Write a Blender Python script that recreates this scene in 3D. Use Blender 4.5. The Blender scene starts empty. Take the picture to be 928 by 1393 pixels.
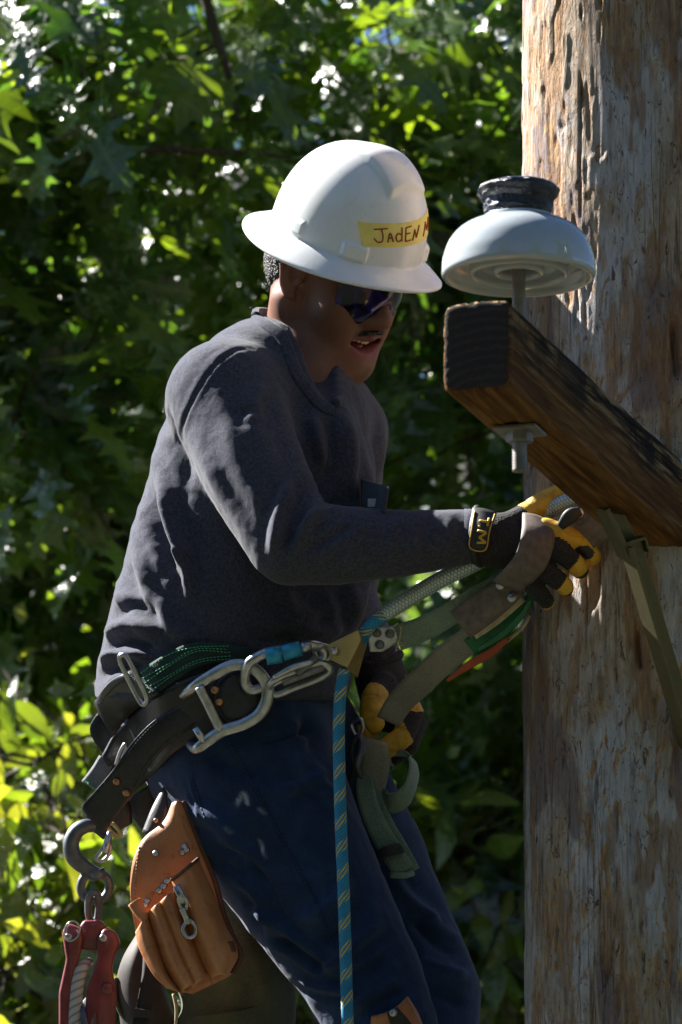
import bpy, math, random
import numpy as np
from mathutils import Vector, Matrix
from mathutils.bvhtree import BVHTree

random.seed(7); RNG = np.random.default_rng(7)
scene = bpy.context.scene
COL = scene.collection

# ---------------------------------------------------------------- camera, sky, sun, exposure
ELEV = math.radians(14.0)                  # the photographer looks up at the lineman
DIST = 12.0
ORG = np.array([0.0, 0.0, 4.5])            # point in the middle of the picture, 4.5 m above ground
RT = np.array([1.0, 0.0, 0.0])
UP = np.array([0.0, -math.sin(ELEV), math.cos(ELEV)])
FW = np.array([0.0, math.cos(ELEV), math.sin(ELEV)])

cam = bpy.data.cameras.new('camera'); camo = bpy.data.objects.new('camera', cam); COL.objects.link(camo)
camo.location = Vector(ORG - DIST * FW)
camo.rotation_euler = (math.radians(90) + ELEV, 0, 0)
cam.sensor_fit = 'VERTICAL'; cam.sensor_height = 36.0
cam.lens = 36.0 * DIST / 1.393
cam.clip_end = 2000
cam.dof.use_dof = True; cam.dof.focus_distance = DIST - 0.1; cam.dof.aperture_fstop = 10.0
scene.camera = camo

SUN_AZ = math.radians(26)                  # behind the picture plane, to the left
SUN_EL = math.radians(44)
sdir = np.array([-math.cos(SUN_EL) * math.cos(SUN_AZ), math.cos(SUN_EL) * math.sin(SUN_AZ), math.sin(SUN_EL)])
sun = bpy.data.lights.new('sun', 'SUN'); sun.energy = 5.0; sun.angle = math.radians(0.5); sun.color = (1.0, 0.965, 0.91)
suno = bpy.data.objects.new('sun', sun); COL.objects.link(suno)
suno.rotation_euler = Vector(sdir).to_track_quat('Z', 'Y').to_euler(); suno.location = (-8, 6, 14)
world = bpy.data.worlds.new('World'); scene.world = world; world.use_nodes = True
wn = world.node_tree; bg = wn.nodes['Background']
sky = wn.nodes.new('ShaderNodeTexSky'); sky.sky_type = 'NISHITA'; sky.sun_disc = False; sky.altitude = 2500; sky.air_density = .6; sky.dust_density = .4; sky.ozone_density = 2.0
sky.sun_elevation = SUN_EL; sky.sun_rotation = math.atan2(sdir[0], sdir[1])
wn.links.new(sky.outputs[0], bg.inputs[0]); bg.inputs[1].default_value = 0.05
scene.view_settings.view_transform = 'Standard'; scene.view_settings.look = 'None'
scene.view_settings.exposure = 2.15; scene.view_settings.gamma = 1.0

# ---------------------------------------------------------------- coordinates
def V(px, py, d):
    """photo pixel + depth (m beyond the focus plane) -> point in the view-aligned frame (metres)"""
    s = (DIST + d) / DIST / 1000.0
    return np.array([(px - 464.0) * s, (696.5 - py) * s, d])
def VS(pts): return np.array([V(*p[:3]) for p in pts])
def W(v):
    v = np.asarray(v, dtype=float)
    return ORG + v[..., 0:1] * RT + v[..., 1:2] * UP + v[..., 2:3] * FW
def P(px, py, d): return W(V(px, py, d))
def to_view(w):
    q = np.asarray(w, dtype=float) - ORG
    return np.stack([q @ RT, q @ UP, q @ FW], -1)
def topx(v):
    s = DIST / (DIST + v[..., 2]) * 1000.0
    return 464.0 + v[..., 0] * s, 696.5 - v[..., 1] * s
VUP = np.array([0, math.cos(ELEV), math.sin(ELEV)])     # world vertical in the view frame

def norm(a): 
    a = np.asarray(a, dtype=float); return a / (np.linalg.norm(a, axis=-1, keepdims=True) + 1e-12)
def catmull(pts, n):
    pts = np.asarray(pts, dtype=float)
    if len(pts) == 2:
        t = np.linspace(0, 1, n)[:, None]; return pts[0] * (1 - t) + pts[1] * t
    seg = np.linalg.norm(np.diff(pts[:, :min(3, pts.shape[1])], axis=0), axis=1)
    cum = np.concatenate([[0], np.cumsum(seg)]); L = cum[-1]
    ext = np.vstack([2 * pts[0] - pts[1], pts, 2 * pts[-1] - pts[-2]])
    out = []
    for s in np.linspace(0, L, n):
        i = min(np.searchsorted(cum, s, side='right') - 1, len(pts) - 2); i = max(i, 0)
        t = (s - cum[i]) / max(seg[i], 1e-9)
        p0, p1, p2, p3 = ext[i], ext[i + 1], ext[i + 2], ext[i + 3]
        out.append(0.5 * ((2 * p1) + (-p0 + p2) * t + (2 * p0 - 5 * p1 + 4 * p2 - p3) * t * t + (-p0 + 3 * p1 - 3 * p2 + p3) * t ** 3))
    return np.array(out)

# ---------------------------------------------------------------- numpy value noise
def _hash(i, j, k, seed):
    n = (i.astype(np.int64) * 374761393 + j.astype(np.int64) * 668265263 + k.astype(np.int64) * 2147483647 + seed * 974634777) & 0xffffffff
    n = ((n ^ (n >> 13)) * 1274126177) & 0xffffffff
    n = (n ^ (n >> 16)) & 0xffffffff
    return n / 4294967295.0
def vnoise(p, seed=0):
    i = np.floor(p).astype(np.int64); f = p - i; f = f * f * (3 - 2 * f)
    r = 0
    for a in (0, 1):
        for b in (0, 1):
            for c in (0, 1):
                w = (f[:, 0] if a else 1 - f[:, 0]) * (f[:, 1] if b else 1 - f[:, 1]) * (f[:, 2] if c else 1 - f[:, 2])
                r = r + w * _hash(i[:, 0] + a, i[:, 1] + b, i[:, 2] + c, seed)
    return r * 2 - 1
def fbm(p, oct=3, seed=0):
    r = 0; a = 1; t = 0
    for o in range(oct): r = r + a * vnoise(p * 2 ** o, seed + o * 17); t += a; a *= .5
    return r / t

# ---------------------------------------------------------------- objects
def tag(o, label=None, cat=None, group=None, kind=None):
    if label: o['label'] = label
    if cat: o['category'] = cat
    if group: o['group'] = group
    if kind: o['kind'] = kind
    return o
ROOTLOC = {}
def thing(name, vloc, label, cat, group=None):
    o = bpy.data.objects.new(name, None); COL.objects.link(o); o.empty_display_size = .05
    o.location = Vector(W(np.asarray(vloc, dtype=float))); ROOTLOC[o.name] = W(np.asarray(vloc, dtype=float))
    return tag(o, label, cat, group)
def make_mesh(name, v, faces, mats, uv=None, mi=None, smooth=True, tint=None):
    me = bpy.data.meshes.new(name)
    v = np.asarray(v, dtype=np.float32)
    if isinstance(faces, np.ndarray):
        nf, k = faces.shape
        me.vertices.add(len(v)); me.vertices.foreach_set('co', v.ravel())
        me.loops.add(nf * k); me.loops.foreach_set('vertex_index', faces.ravel().astype(np.int32))
        me.polygons.add(nf); me.polygons.foreach_set('loop_start', (np.arange(nf) * k).astype(np.int32))
        me.polygons.foreach_set('loop_total', np.full(nf, k, dtype=np.int32))
        me.update(calc_edges=True)
    else:
        me.from_pydata([tuple(map(float, p)) for p in v], [], [tuple(map(int, f)) for f in faces])
    if not isinstance(mats, (list, tuple)): mats = [mats]
    for m in mats: me.materials.append(m)
    if uv is not None:
        ul = me.uv_layers.new(name='UVMap')
        li = np.empty(len(me.loops), dtype=np.int32); me.loops.foreach_get('vertex_index', li)
        ul.data.foreach_set('uv', np.asarray(uv, dtype=np.float32)[li].ravel())
    if mi is not None: me.polygons.foreach_set('material_index', np.asarray(mi, dtype=np.int32))
    me.polygons.foreach_set('use_smooth', np.full(len(me.polygons), smooth))
    if tint is not None:
        a = me.attributes.new('tint', 'FLOAT_COLOR', 'POINT')
        t = np.asarray(tint, dtype=np.float32)
        if t.shape[1] == 3: t = np.hstack([t, np.ones((len(t), 1), np.float32)])
        a.data.foreach_set('color', t.ravel())
    me.update()
    return me
def part(name, geo, mat, parent=None, space='view', smooth=True, mi=None, tint=None, sharp=None, **kw):
    """geo = (verts, faces[, uv]); verts in view frame (or world) -> one object, child of parent"""
    v, f = geo[0], geo[1]; uv = geo[2] if len(geo) > 2 else None
    w = W(v) if space == 'view' else np.asarray(v, dtype=float)
    if parent is not None: base = ROOTLOC[parent.name]
    else: base = np.array([w[:, 0].mean(), w[:, 1].mean(), w[:, 2].min()])
    me = make_mesh(name, w - base, f, mat, uv, mi, smooth, tint)
    o = bpy.data.objects.new(name, me); COL.objects.link(o)
    if parent is not None: o.parent = parent; ROOTLOC[o.name] = base
    else: o.location = Vector(base); ROOTLOC[o.name] = base
    if sharp:
        me.set_sharp_from_angle(angle=math.radians(sharp))
    return o
def join(*geos):
    vs, fs, us = [], [], []; n = 0
    for g in geos:
        vs.append(np.asarray(g[0])); fs += [tuple(int(a) + n for a in f) for f in g[1]]; n += len(g[0])
        us.append(np.asarray(g[2]) if len(g) > 2 and g[2] is not None else np.zeros((len(g[0]), 2)))
    return np.vstack(vs), fs, np.vstack(us)

# ---------------------------------------------------------------- shape builders (view frame)
def tube(pts, r, n=14, seg=None, closed=False, flat=None, cap=True):
    """swept round (or flattened) section along a smooth path; uv = (metres along, angle 0-1)"""
    pts = np.asarray(pts, dtype=float)
    R = np.asarray(r, dtype=float) if np.ndim(r) else np.full(len(pts), float(r))
    q = np.hstack([pts, R[:, None]])
    if closed: q = np.vstack([q, q[:1]])
    if seg is None: seg = max(2, len(q) * 6)
    if closed:
        k = len(pts); ext = np.vstack([q[k - 2:k], q, q[1:3]])
        c = catmull(ext, int(seg * 1.6) * 3)
        # keep the part between first and last control point
        d0 = np.linalg.norm(c[:, :3] - q[0, :3], axis=1); h = len(c) // 2
        i0 = int(np.argmin(d0[:h])); i1 = h + int(np.argmin(d0[h:]))
        c = c[np.linspace(i0, i1 - (i1 - i0) / seg, seg).astype(int)]
    elif seg > 0 and len(q) > 2: c = catmull(q, seg)
    else: c = q
    p, rr = c[:, :3], c[:, 3]
    if closed: T = norm(np.roll(p, -1, 0) - np.roll(p, 1, 0))
    else: T = norm(np.gradient(p, axis=0))
    a = np.array([0, 0, 1.0]) if abs(T[0][2]) < .9 else np.array([1.0, 0, 0])
    N = norm(np.cross(T[0], a)); fr = []
    for i in range(len(p)):
        N = norm(N - T[i] * np.dot(N, T[i])); fr.append(N)
    fr = np.array(fr); B = np.cross(T, fr)
    if closed:
        Ne = norm(fr[-1] - T[0] * np.dot(fr[-1], T[0])); ang = math.atan2(np.dot(np.cross(Ne, fr[0]), T[0]), np.dot(Ne, fr[0]))
        tw = np.linspace(0, ang, len(p), endpoint=False)[:, None]
        fr, B = fr * np.cos(tw) + B * np.sin(tw), -fr * np.sin(tw) + B * np.cos(tw)
    th = np.arange(n) / n * 2 * math.pi
    if flat is not None:      # flat = (unit vector, ratio): section squeezed along that vector
        fv = norm(np.asarray(flat[0], dtype=float))
        off = (np.cos(th)[None, :, None] * fr[:, None] + np.sin(th)[None, :, None] * B[:, None])
        off = off - (1 - flat[1]) * (off @ fv)[..., None] * fv
    else: off = np.cos(th)[None, :, None] * fr[:, None] + np.sin(th)[None, :, None] * B[:, None]
    v = (p[:, None] + off * rr[:, None, None]).reshape(-1, 3)
    L = np.concatenate([[0], np.cumsum(np.linalg.norm(np.diff(p, axis=0), axis=1))])
    uv = np.stack([np.repeat(L, n), np.tile(np.minimum(th, 2 * math.pi - th) / math.pi, len(p))], -1)
    uv = np.stack([np.repeat(L, n), np.tile(th / 2 / math.pi, len(p))], -1)
    m = len(p); f = []
    for i in range(m if closed else m - 1):
        i2 = (i + 1) % m
        for j in range(n):
            j2 = (j + 1) % n; f.append((i * n + j, i * n + j2, i2 * n + j2, i2 * n + j))
    if cap and not closed:
        f.append(tuple(range(n - 1, -1, -1))); f.append(tuple((m - 1) * n + j for j in range(n)))
    return v, f, uv
def patch(L, R, nu=8, nv=20, thick=.004, bulge=0.0, nrm=None, curve=None):
    """solid sheet between two edge curves (lists of view points); bulge towards the camera in the middle"""
    L = catmull(np.asarray(L, dtype=float), nv); R = catmull(np.asarray(R, dtype=float), nv)
    u = np.linspace(0, 1, nu); g = L[:, None] * (1 - u)[None, :, None] + R[:, None] * u[None, :, None]
    du = np.gradient(g, axis=1); dv = np.gradient(g, axis=0); N = norm(np.cross(du, dv))
    s = np.where(N[..., 2:3] > 0, -1, 1); 
    if nrm is None: N = N * s
    b = np.asarray(bulge) if np.ndim(bulge) else np.full(nv, bulge)
    prof = np.sin(np.pi * u) if curve is None else curve(u)
    g = g + N * (b[:, None] * prof[None, :])[..., None]
    bk = g - N * thick
    v = np.vstack([g.reshape(-1, 3), bk.reshape(-1, 3)]); o = nu * nv; f = []
    for i in range(nv - 1):
        for j in range(nu - 1):
            a = i * nu + j; f.append((a, a + 1, a + nu + 1, a + nu)); f.append((o + a, o + a + nu, o + a + nu + 1, o + a + 1))
    for i in range(nv - 1):
        a = i * nu; f.append((a, a + nu, o + a + nu, o + a)); a += nu - 1; f.append((a, o + a, o + a + nu, a + nu))
    for j in range(nu - 1):
        f.append((j, o + j, o + j + 1, j + 1)); a = (nv - 1) * nu + j; f.append((a, a + 1, o + a + 1, o + a))
    lu = np.linalg.norm(g[:, -1] - g[:, 0], axis=1).mean(); lv = np.linalg.norm(np.diff(g[:, nu // 2], axis=0), axis=1).sum()
    uv1 = np.stack(np.meshgrid(u * lu, np.linspace(0, lv, nv)), -1).reshape(-1, 2)
    return v, f, np.vstack([uv1, uv1])
def ribbon(pts, w, thick=.003, tilt=0.0, nv=None, bulge=0.0, nu=6, nrm=None):
    """flat strap along points (view frame); width in the picture plane, tilted by `tilt` rad about its length"""
    pts = np.asarray(pts, dtype=float); c = catmull(pts, nv or len(pts) * 6)
    T = norm(np.gradient(c, axis=0)); cm = np.array([0, 0, -1.0]) if nrm is None else norm(nrm)
    S = norm(np.cross(T, cm)); Nn = np.cross(S, T)
    w = np.asarray(w, dtype=float) if np.ndim(w) else np.full(2, float(w))
    ww = np.interp(np.linspace(0, 1, len(c)), np.linspace(0, 1, len(w)), w)[:, None]
    tl = np.asarray(tilt, dtype=float) if np.ndim(tilt) else np.full(2, float(tilt))
    tt = np.interp(np.linspace(0, 1, len(c)), np.linspace(0, 1, len(tl)), tl)[:, None]
    S = S * np.cos(tt) + Nn * np.sin(tt)
    return patch(c - S * ww / 2, c + S * ww / 2, nu, len(c), thick, bulge)
def revolve(prof, n=48, axis=VUP, origin=(0, 0, 0)):
    """profile [(r, h)] about axis through origin (view frame)"""
    ax = norm(axis); a = norm(np.cross(ax, [0, 0, 1.0] if abs(ax[2]) < .98 else [0, 1.0, 0])); b = np.cross(ax, a); prof = np.asarray(prof, dtype=float)
    th = np.arange(n) / n * 2 * math.pi; ring = np.cos(th)[:, None] * a + np.sin(th)[:, None] * b
    v = np.asarray(origin) + (prof[:, 0][:, None, None] * ring[None] + prof[:, 1][:, None, None] * ax).reshape(-1, 3)
    f = []; m = len(prof)
    for i in range(m - 1):
        for j in range(n):
            j2 = (j + 1) % n; f.append((i * n + j, i * n + j2, (i + 1) * n + j2, (i + 1) * n + j))
    uv = np.stack([np.tile(th / 2 / math.pi, m), np.repeat(prof[:, 1], n)], -1)
    return v, f, uv
def rivet(p, nrm_, r=.004, h=.002, hole=False):
    prof = [(0, h), (r * .5, h * .9), (r * .85, h * .6), (r, 0), (r, -.002), (0, -.002)]
    return revolve(prof, 16, nrm_, p)
def hexnut(p, axis, r, h, n=6, bev=.1):
    prof = [(0, h), (r * (1 - bev), h), (r, h * (1 - bev)), (r, 0), (0, 0)]
    return revolve(prof, n, axis, p)
def boxg(c, ax, half, bev=.0):
    """box, centre c, 3 axes rows, half sizes, chamfered edges by bev"""
    bm_v = []; ax = np.asarray(ax, dtype=float)
    import bmesh
    bm = bmesh.new(); bmesh.ops.create_cube(bm, size=2)
    for v in bm.verts: v.co = Vector((v.co.x * half[0], v.co.y * half[1], v.co.z * half[2]))
    if bev > 0: bmesh.ops.bevel(bm, geom=bm.edges[:], offset=bev, segments=2, affect='EDGES', profile=.5)
    bm.verts.ensure_lookup_table()
    v = np.array([np.asarray(c) + x.co.x * ax[0] + x.co.y * ax[1] + x.co.z * ax[2] for x in bm.verts])
    f = [tuple(q.index for q in fc.verts) for fc in bm.faces]; bm.free()
    return v, f, v[:, :2].copy()
def extrude_poly(poly, depthvec, bev=0.0):
    """polygon (view points, roughly planar) given thickness depthvec, chamfered"""
    import bmesh
    bm = bmesh.new(); vs = [bm.verts.new(Vector(p)) for p in poly]; fc = bm.faces.new(vs)
    r = bmesh.ops.extrude_face_region(bm, geom=[fc])
    for e in r['geom']:
        if isinstance(e, bmesh.types.BMVert): e.co += Vector(depthvec)
    bmesh.ops.recalc_face_normals(bm, faces=bm.faces[:])
    if bev > 0: bmesh.ops.bevel(bm, geom=bm.edges[:], offset=bev, segments=2, affect='EDGES', profile=.5)
    bm.verts.index_update(); v = np.array([x.co[:] for x in bm.verts]); f = [tuple(q.index for q in fc.verts) for fc in bm.faces]; bm.free()
    return v, f, v[:, :2].copy()
def xbox(a, b, ra, k=1): pass

# ---------------------------------------------------------------- smooth-union solids (surface nets)
class Solid:
    def __init__(s): s.p = []
    def loft(s, pts, ra, rb=None, wdir=None, k=.02, sub=False):
        pts = np.asarray(pts, dtype=float); ra = np.asarray(ra, dtype=float) if np.ndim(ra) else np.full(len(pts), float(ra))
        if rb is not None: rb = np.asarray(rb, dtype=float) if np.ndim(rb) else np.full(len(pts), float(rb))
        m = max(ra.max(), rb.max() if rb is not None else 0) + k
        s.p.append(('l', pts, ra, rb, None if wdir is None else norm(wdir), k, sub, pts.min(0) - m, pts.max(0) + m)); return s
    def ell(s, c, rad, ax=None, k=.02, sub=False):
        c = np.asarray(c, dtype=float); ax = np.eye(3) if ax is None else np.asarray(ax, dtype=float)
        m = max(rad) + k
        s.p.append(('e', c, np.asarray(rad, dtype=float), ax, None, k, sub, c - m, c + m)); return s
    def f(s, q, X):
        if q[0] == 'e':
            L = [(X[0] - q[1][0]) * a[0] + (X[1] - q[1][1]) * a[1] + (X[2] - q[1][2]) * a[2] for a in q[3]]
            r = q[2]; k0 = np.sqrt(sum((L[i] / r[i]) ** 2 for i in range(3))); k1 = np.sqrt(sum((L[i] / r[i] ** 2) ** 2 for i in range(3))) + 1e-6
            return k0 * (k0 - 1) / k1
        _, pts, ra, rb, wd, *_r = q; d = None
        for i in range(len(pts) - 1):
            a = pts[i]; ab = pts[i + 1] - a; l2 = ab @ ab
            D = [X[j] - a[j] for j in range(3)]
            t = np.clip((D[0] * ab[0] + D[1] * ab[1] + D[2] * ab[2]) / l2, 0, 1)
            Q = [D[j] - t * ab[j] for j in range(3)]; q2 = Q[0] ** 2 + Q[1] ** 2 + Q[2] ** 2
            A = ra[i] + (ra[i + 1] - ra[i]) * t
            if rb is None: e = np.sqrt(q2) - A
            else:
                B = rb[i] + (rb[i + 1] - rb[i]) * t; x = Q[0] * wd[0] + Q[1] * wd[1] + Q[2] * wd[2]; y2 = np.maximum(q2 - x * x, 0)
                k0 = np.sqrt((x / A) ** 2 + y2 / B ** 2); k1 = np.sqrt(x * x / A ** 4 + y2 / B ** 4) + 1e-6
                e = k0 * (k0 - 1) / k1
            d = e if d is None else np.minimum(d, e)
        return d
    def mesh(s, h):
        add = [q for q in s.p if not q[6]]
        lo = np.min([q[7] for q in add], 0) - 2 * h; hi = np.max([q[8] for q in add], 0) + 2 * h
        n = np.ceil((hi - lo) / h).astype(int) + 1
        g = [(lo[i] + np.arange(n[i]) * h).astype(np.float32) for i in range(3)]
        F = np.full(tuple(n), 1.0, dtype=np.float32)
        for q in s.p:
            a = np.clip(((q[7] - lo) / h).astype(int) - 1, 0, n - 1); b = np.clip(((q[8] - lo) / h).astype(int) + 2, 1, n)
            if (b <= a).any(): continue
            sl = tuple(slice(a[i], b[i]) for i in range(3))
            X = [g[0][sl[0]][:, None, None], g[1][sl[1]][None, :, None], g[2][sl[2]][None, None, :]]
            d = s.f(q, X).astype(np.float32); k = q[5]; o = F[sl]
            if q[6]: d = -d; hh = np.maximum(k - np.abs(o - d), 0) / k; F[sl] = np.maximum(o, d) + hh * hh * k / 4
            else: hh = np.maximum(k - np.abs(o - d), 0) / k; F[sl] = np.minimum(o, d) - hh * hh * k / 4
        sg = F < 0
        c = sum(sg[i:n[0] - 1 + i, j:n[1] - 1 + j, l:n[2] - 1 + l].astype(np.int8) for i in (0, 1) for j in (0, 1) for l in (0, 1))
        mk = (c > 0) & (c < 8); I = np.array(np.nonzero(mk)); idx = np.full(mk.shape, -1, dtype=np.int64); idx[mk] = np.arange(I.shape[1])
        pos = np.zeros((I.shape[1], 3)); cnt = np.zeros(I.shape[1])
        for ax in range(3):
            o1, o2 = [x for x in range(3) if x != ax]
            for u in (0, 1):
                for w in (0, 1):
                    A = I.copy(); A[o1] += u; A[o2] += w; B = A.copy(); B[ax] += 1
                    fa = F[tuple(A)].astype(float); fb = F[tuple(B)].astype(float); cr = (fa < 0) != (fb < 0)
                    t = np.where(cr, fa / np.where(cr, fa - fb, 1), 0)
                    pt = A.T.astype(float); pt[:, ax] += t; pos += np.where(cr[:, None], pt, 0); cnt += cr
        v = lo + pos / cnt[:, None] * h; fs = []
        for ax in range(3):
            o1, o2 = (ax + 1) % 3, (ax + 2) % 3
            sl0 = [slice(None)] * 3; sl1 = [slice(None)] * 3; sl0[ax] = slice(0, n[ax] - 1); sl1[ax] = slice(1, n[ax])
            d = sg[tuple(sl0)] != sg[tuple(sl1)]; E = np.array(np.nonzero(d))
            ok = (E[o1] > 0) & (E[o2] > 0) & (E[o1] < n[o1] - 1) & (E[o2] < n[o2] - 1); E = E[:, ok]
            def cell(a, b): C = E.copy(); C[o1] += a; C[o2] += b; return idx[tuple(C)]
            q = np.stack([cell(-1, -1), cell(0, -1), cell(0, 0), cell(-1, 0)], 1)
            ins = sg[tuple(E)]; q[~ins] = q[~ins][:, ::-1]; fs.append(q)
        f = np.vstack(fs); f = f[(f >= 0).all(1)]
        return v, f
def vnormals(v, f):
    n = np.cross(v[f[:, 2]] - v[f[:, 0]], v[f[:, 3]] - v[f[:, 1]]); N = np.zeros_like(v)
    for i in range(4):
        for c in range(3): N[:, c] += np.bincount(f[:, i], n[:, c], len(v))
    return norm(N)
def relax(v, f, it=2, lam=.5):
    e = np.vstack([f[:, [0, 1]], f[:, [1, 2]], f[:, [2, 3]], f[:, [3, 0]]])
    deg = np.bincount(e[:, 0], minlength=len(v)) + np.bincount(e[:, 1], minlength=len(v))
    for _ in range(it):
        s = np.stack([np.bincount(e[:, 0], v[e[:, 1], c], len(v)) + np.bincount(e[:, 1], v[e[:, 0], c], len(v)) for c in range(3)], 1)
        v = v + lam * (s / deg[:, None] - v)
    return v
def polydist(x, y, poly):
    """distance (px) to a polyline and the 0-1 position along it"""
    poly = np.asarray(poly, dtype=float)
    if len(poly) > 2: poly = catmull(poly, len(poly) * 4)
    best = np.full(len(x), 1e9); tt = np.zeros(len(x)); sd = np.zeros(len(x)); m = len(poly) - 1
    for i in range(m):
        a = poly[i]; ab = poly[i + 1] - a; t = np.clip(((x - a[0]) * ab[0] + (y - a[1]) * ab[1]) / (ab @ ab), 0, 1)
        dx, dy = x - a[0] - t * ab[0], y - a[1] - t * ab[1]; d = np.hypot(dx, dy); b = d < best
        best[b] = d[b]; tt[b] = (i + t[b]) / m; sd[b] = np.sign(ab[0] * dy - ab[1] * dx)[b]
    return best, tt, sd
def folds(v, f, lst, zone=None):
    """real displacement of cloth along fold lines: (polyline px, height m, width px[, dmin, dmax])"""
    n = vnormals(v, f); x, y = topx(v); face = np.clip(-n[:, 2] * 2.5 + .15, 0, 1); dis = np.zeros(len(v))
    for fd in lst:
        pl, amp, w = fd[:3]; lo, hi = (fd[3], fd[4]) if len(fd) > 4 else (-9, 9)
        d, t, sd = polydist(x, y, pl)
        e = np.clip(np.minimum(t, 1 - t) * 4, 0, 1); e = e * e * (3 - 2 * e) * .92 + .08
        e = e * np.clip((v[:, 2] - lo) / .02, 0, 1) * np.clip((hi - v[:, 2]) / .02, 0, 1)
        dis += amp * e * (np.exp(-(d / w) ** 2) - .45 * np.exp(-((d - w * 1.7) / w) ** 2)) * face
    return v + n * dis[:, None]
BVH = {}
def mkbvh(key, v, f): BVH[key] = BVHTree.FromPolygons([tuple(p) for p in v], [tuple(int(i) for i in q) for q in f])
def cast(px, py, key, off=0.0):
    o = Vector((0, 0, -DIST)); d = (Vector(V(px, py, 0)) - o).normalized(); best = None
    for k in (key if isinstance(key, (list, tuple)) else [key]):
        h = BVH[k].ray_cast(o, d)
        if h[0] is not None and (best is None or h[3] < best[3]): best = h
    if best is None: return None, None
    n = np.array(best[1]); n = n if n[2] < 0 else -n
    return np.array(best[0]) + n * off, n
def oncurve(pxs, key, off=0.0, n=None):
    """pixel polyline laid on a built surface; gaps are bridged"""
    pxs = np.asarray(pxs, dtype=float)
    if n: pxs = catmull(pxs, n)
    out = [cast(p[0], p[1], key, off)[0] for p in pxs]
    ok = [i for i, q in enumerate(out) if q is not None]
    for i, q in enumerate(out):
        if q is None:
            j = min(ok, key=lambda t: abs(t - i)); out[i] = V(pxs[i][0], pxs[i][1], out[j][2])
    return np.array(out)
# ---------------------------------------------------------------- materials
class NT:
    def __init__(s, name):
        s.m = bpy.data.materials.new(name); s.m.use_nodes = True; s.t = s.m.node_tree; s.b = s.t.nodes['Principled BSDF']; s.o = s.t.nodes['Material Output']
    def n(s, typ, **kw):
        nd = s.t.nodes.new(typ)
        for k, v in kw.items():
            if k.startswith('i_'): nd.inputs[k[2:].replace('_', ' ')].default_value = v
            else: setattr(nd, k, v)
        return nd
    def l(s, a, b): s.t.links.new(a, b)
    def coord(s, kind='Object', scale=(1, 1, 1), rot=(0, 0, 0)):
        c = s.n('ShaderNodeTexCoord'); m = s.n('ShaderNodeMapping'); m.inputs['Scale'].default_value = scale; m.inputs['Rotation'].default_value = rot
        s.l(c.outputs[kind], m.inputs[0]); return m.outputs[0]
    def noise(s, vec, scale, detail=4, rough=.55, dist=0):
        t = s.n('ShaderNodeTexNoise'); t.inputs['Scale'].default_value = scale; t.inputs['Detail'].default_value = detail
        t.inputs['Roughness'].default_value = rough; t.inputs['Distortion'].default_value = dist; s.l(vec, t.inputs['Vector']); return t.outputs[0]
    def ramp(s, fac, stops, interp='LINEAR'):
        r = s.n('ShaderNodeValToRGB'); r.color_ramp.interpolation = interp; e = r.color_ramp.elements
        while len(e) < len(stops): e.new(.5)
        for i, (p, c) in enumerate(stops):
            e[i].position = p; e[i].color = (c[0], c[1], c[2], 1) if np.ndim(c) else (c, c, c, 1)
        s.l(fac, r.inputs[0]); return r.outputs[0]
    def mix(s, fac, a, b, mode='MIX'):
        m = s.n('ShaderNodeMix', data_type='RGBA', blend_type=mode)
        for src, ip in ((fac, m.inputs[0]), (a, m.inputs[6]), (b, m.inputs[7])):
            if isinstance(src, (int, float)): ip.default_value = src
            elif isinstance(src, (tuple, list)): ip.default_value = (*src[:3], 1)
            else: s.l(src, ip)
        return m.outputs[2]
    def math(s, op, a, b=0.0):
        m = s.n('ShaderNodeMath', operation=op)
        for i, x in enumerate((a, b)):
            if isinstance(x, (int, float)): m.inputs[i].default_value = x
            else: s.l(x, m.inputs[i])
        return m.outputs[0]
    def bump(s, h, strength=.3, dist=.002, prev=None):
        b = s.n('ShaderNodeBump'); b.inputs['Strength'].default_value = strength; b.inputs['Distance'].default_value = dist
        s.l(h, b.inputs['Height'])
        if prev: s.l(prev, b.inputs['Normal'])
        s.l(b.outputs[0], s.b.inputs['Normal']); return b.outputs[0]
    def set(s, **kw):
        for k, v in kw.items():
            ip = s.b.inputs[k.replace('_', ' ')]
            if isinstance(v, (int, float)): ip.default_value = v
            elif isinstance(v, (tuple, list)): ip.default_value = (*v[:3], 1) if len(ip.default_value) == 4 else v
            else: s.l(v, ip)
        return s
def plain(name, col, rough=.5, metal=0, var=.15, nscale=60, bump=.15, bdist=.0008, **kw):
    t = NT(name); c = t.coord(); nz = t.noise(c, nscale, 5); nz2 = t.noise(c, nscale * .12, 3)
    lo = tuple(x * (1 - var) for x in col); hi = tuple(min(1, x * (1 + var)) for x in col)
    a = t.ramp(nz, [(.3, lo), (.7, hi)]); b = t.ramp(nz2, [(.3, (1 - var,) * 3), (.7, (1 + var * .3,) * 3)])
    t.set(Base_Color=t.mix(1.0, a, b, 'MULTIPLY'), Metallic=metal, Roughness=t.ramp(nz2, [(.25, max(.03, rough - .08)), (.75, min(1, rough + .1))]), **kw)
    t.bump(nz, bump, bdist); return t.m
M = {}
M['steel'] = plain('brushed_steel', (.52, .53, .55), .33, 1.0, .2, 90, .2)
M['dark_steel'] = plain('dark_forged_steel', (.17, .18, .2), .5, .7, .25, 70, .4)
M['olive_steel'] = plain('olive_stained_steel', (.13, .11, .05), .5, .45, .1, 90, .15)
M['galv'] = plain('galvanised_steel', (.26, .25, .23), .6, .45, .25, 60, .3)
M['gold'] = plain('gold_anodised', (.55, .42, .18), .38, .35, .12, 60, .1)
M['gold_shaded'] = plain('gold_anodised_shaded', (.38, .27, .09), .4, .45, .15, 60, .1)  # same gold as the cheeks, with the side face's shade put into the colour
M['bluealu'] = plain('blue_anodised', (.03, .33, .55), .35, .3, .15, 60, .1)
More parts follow.
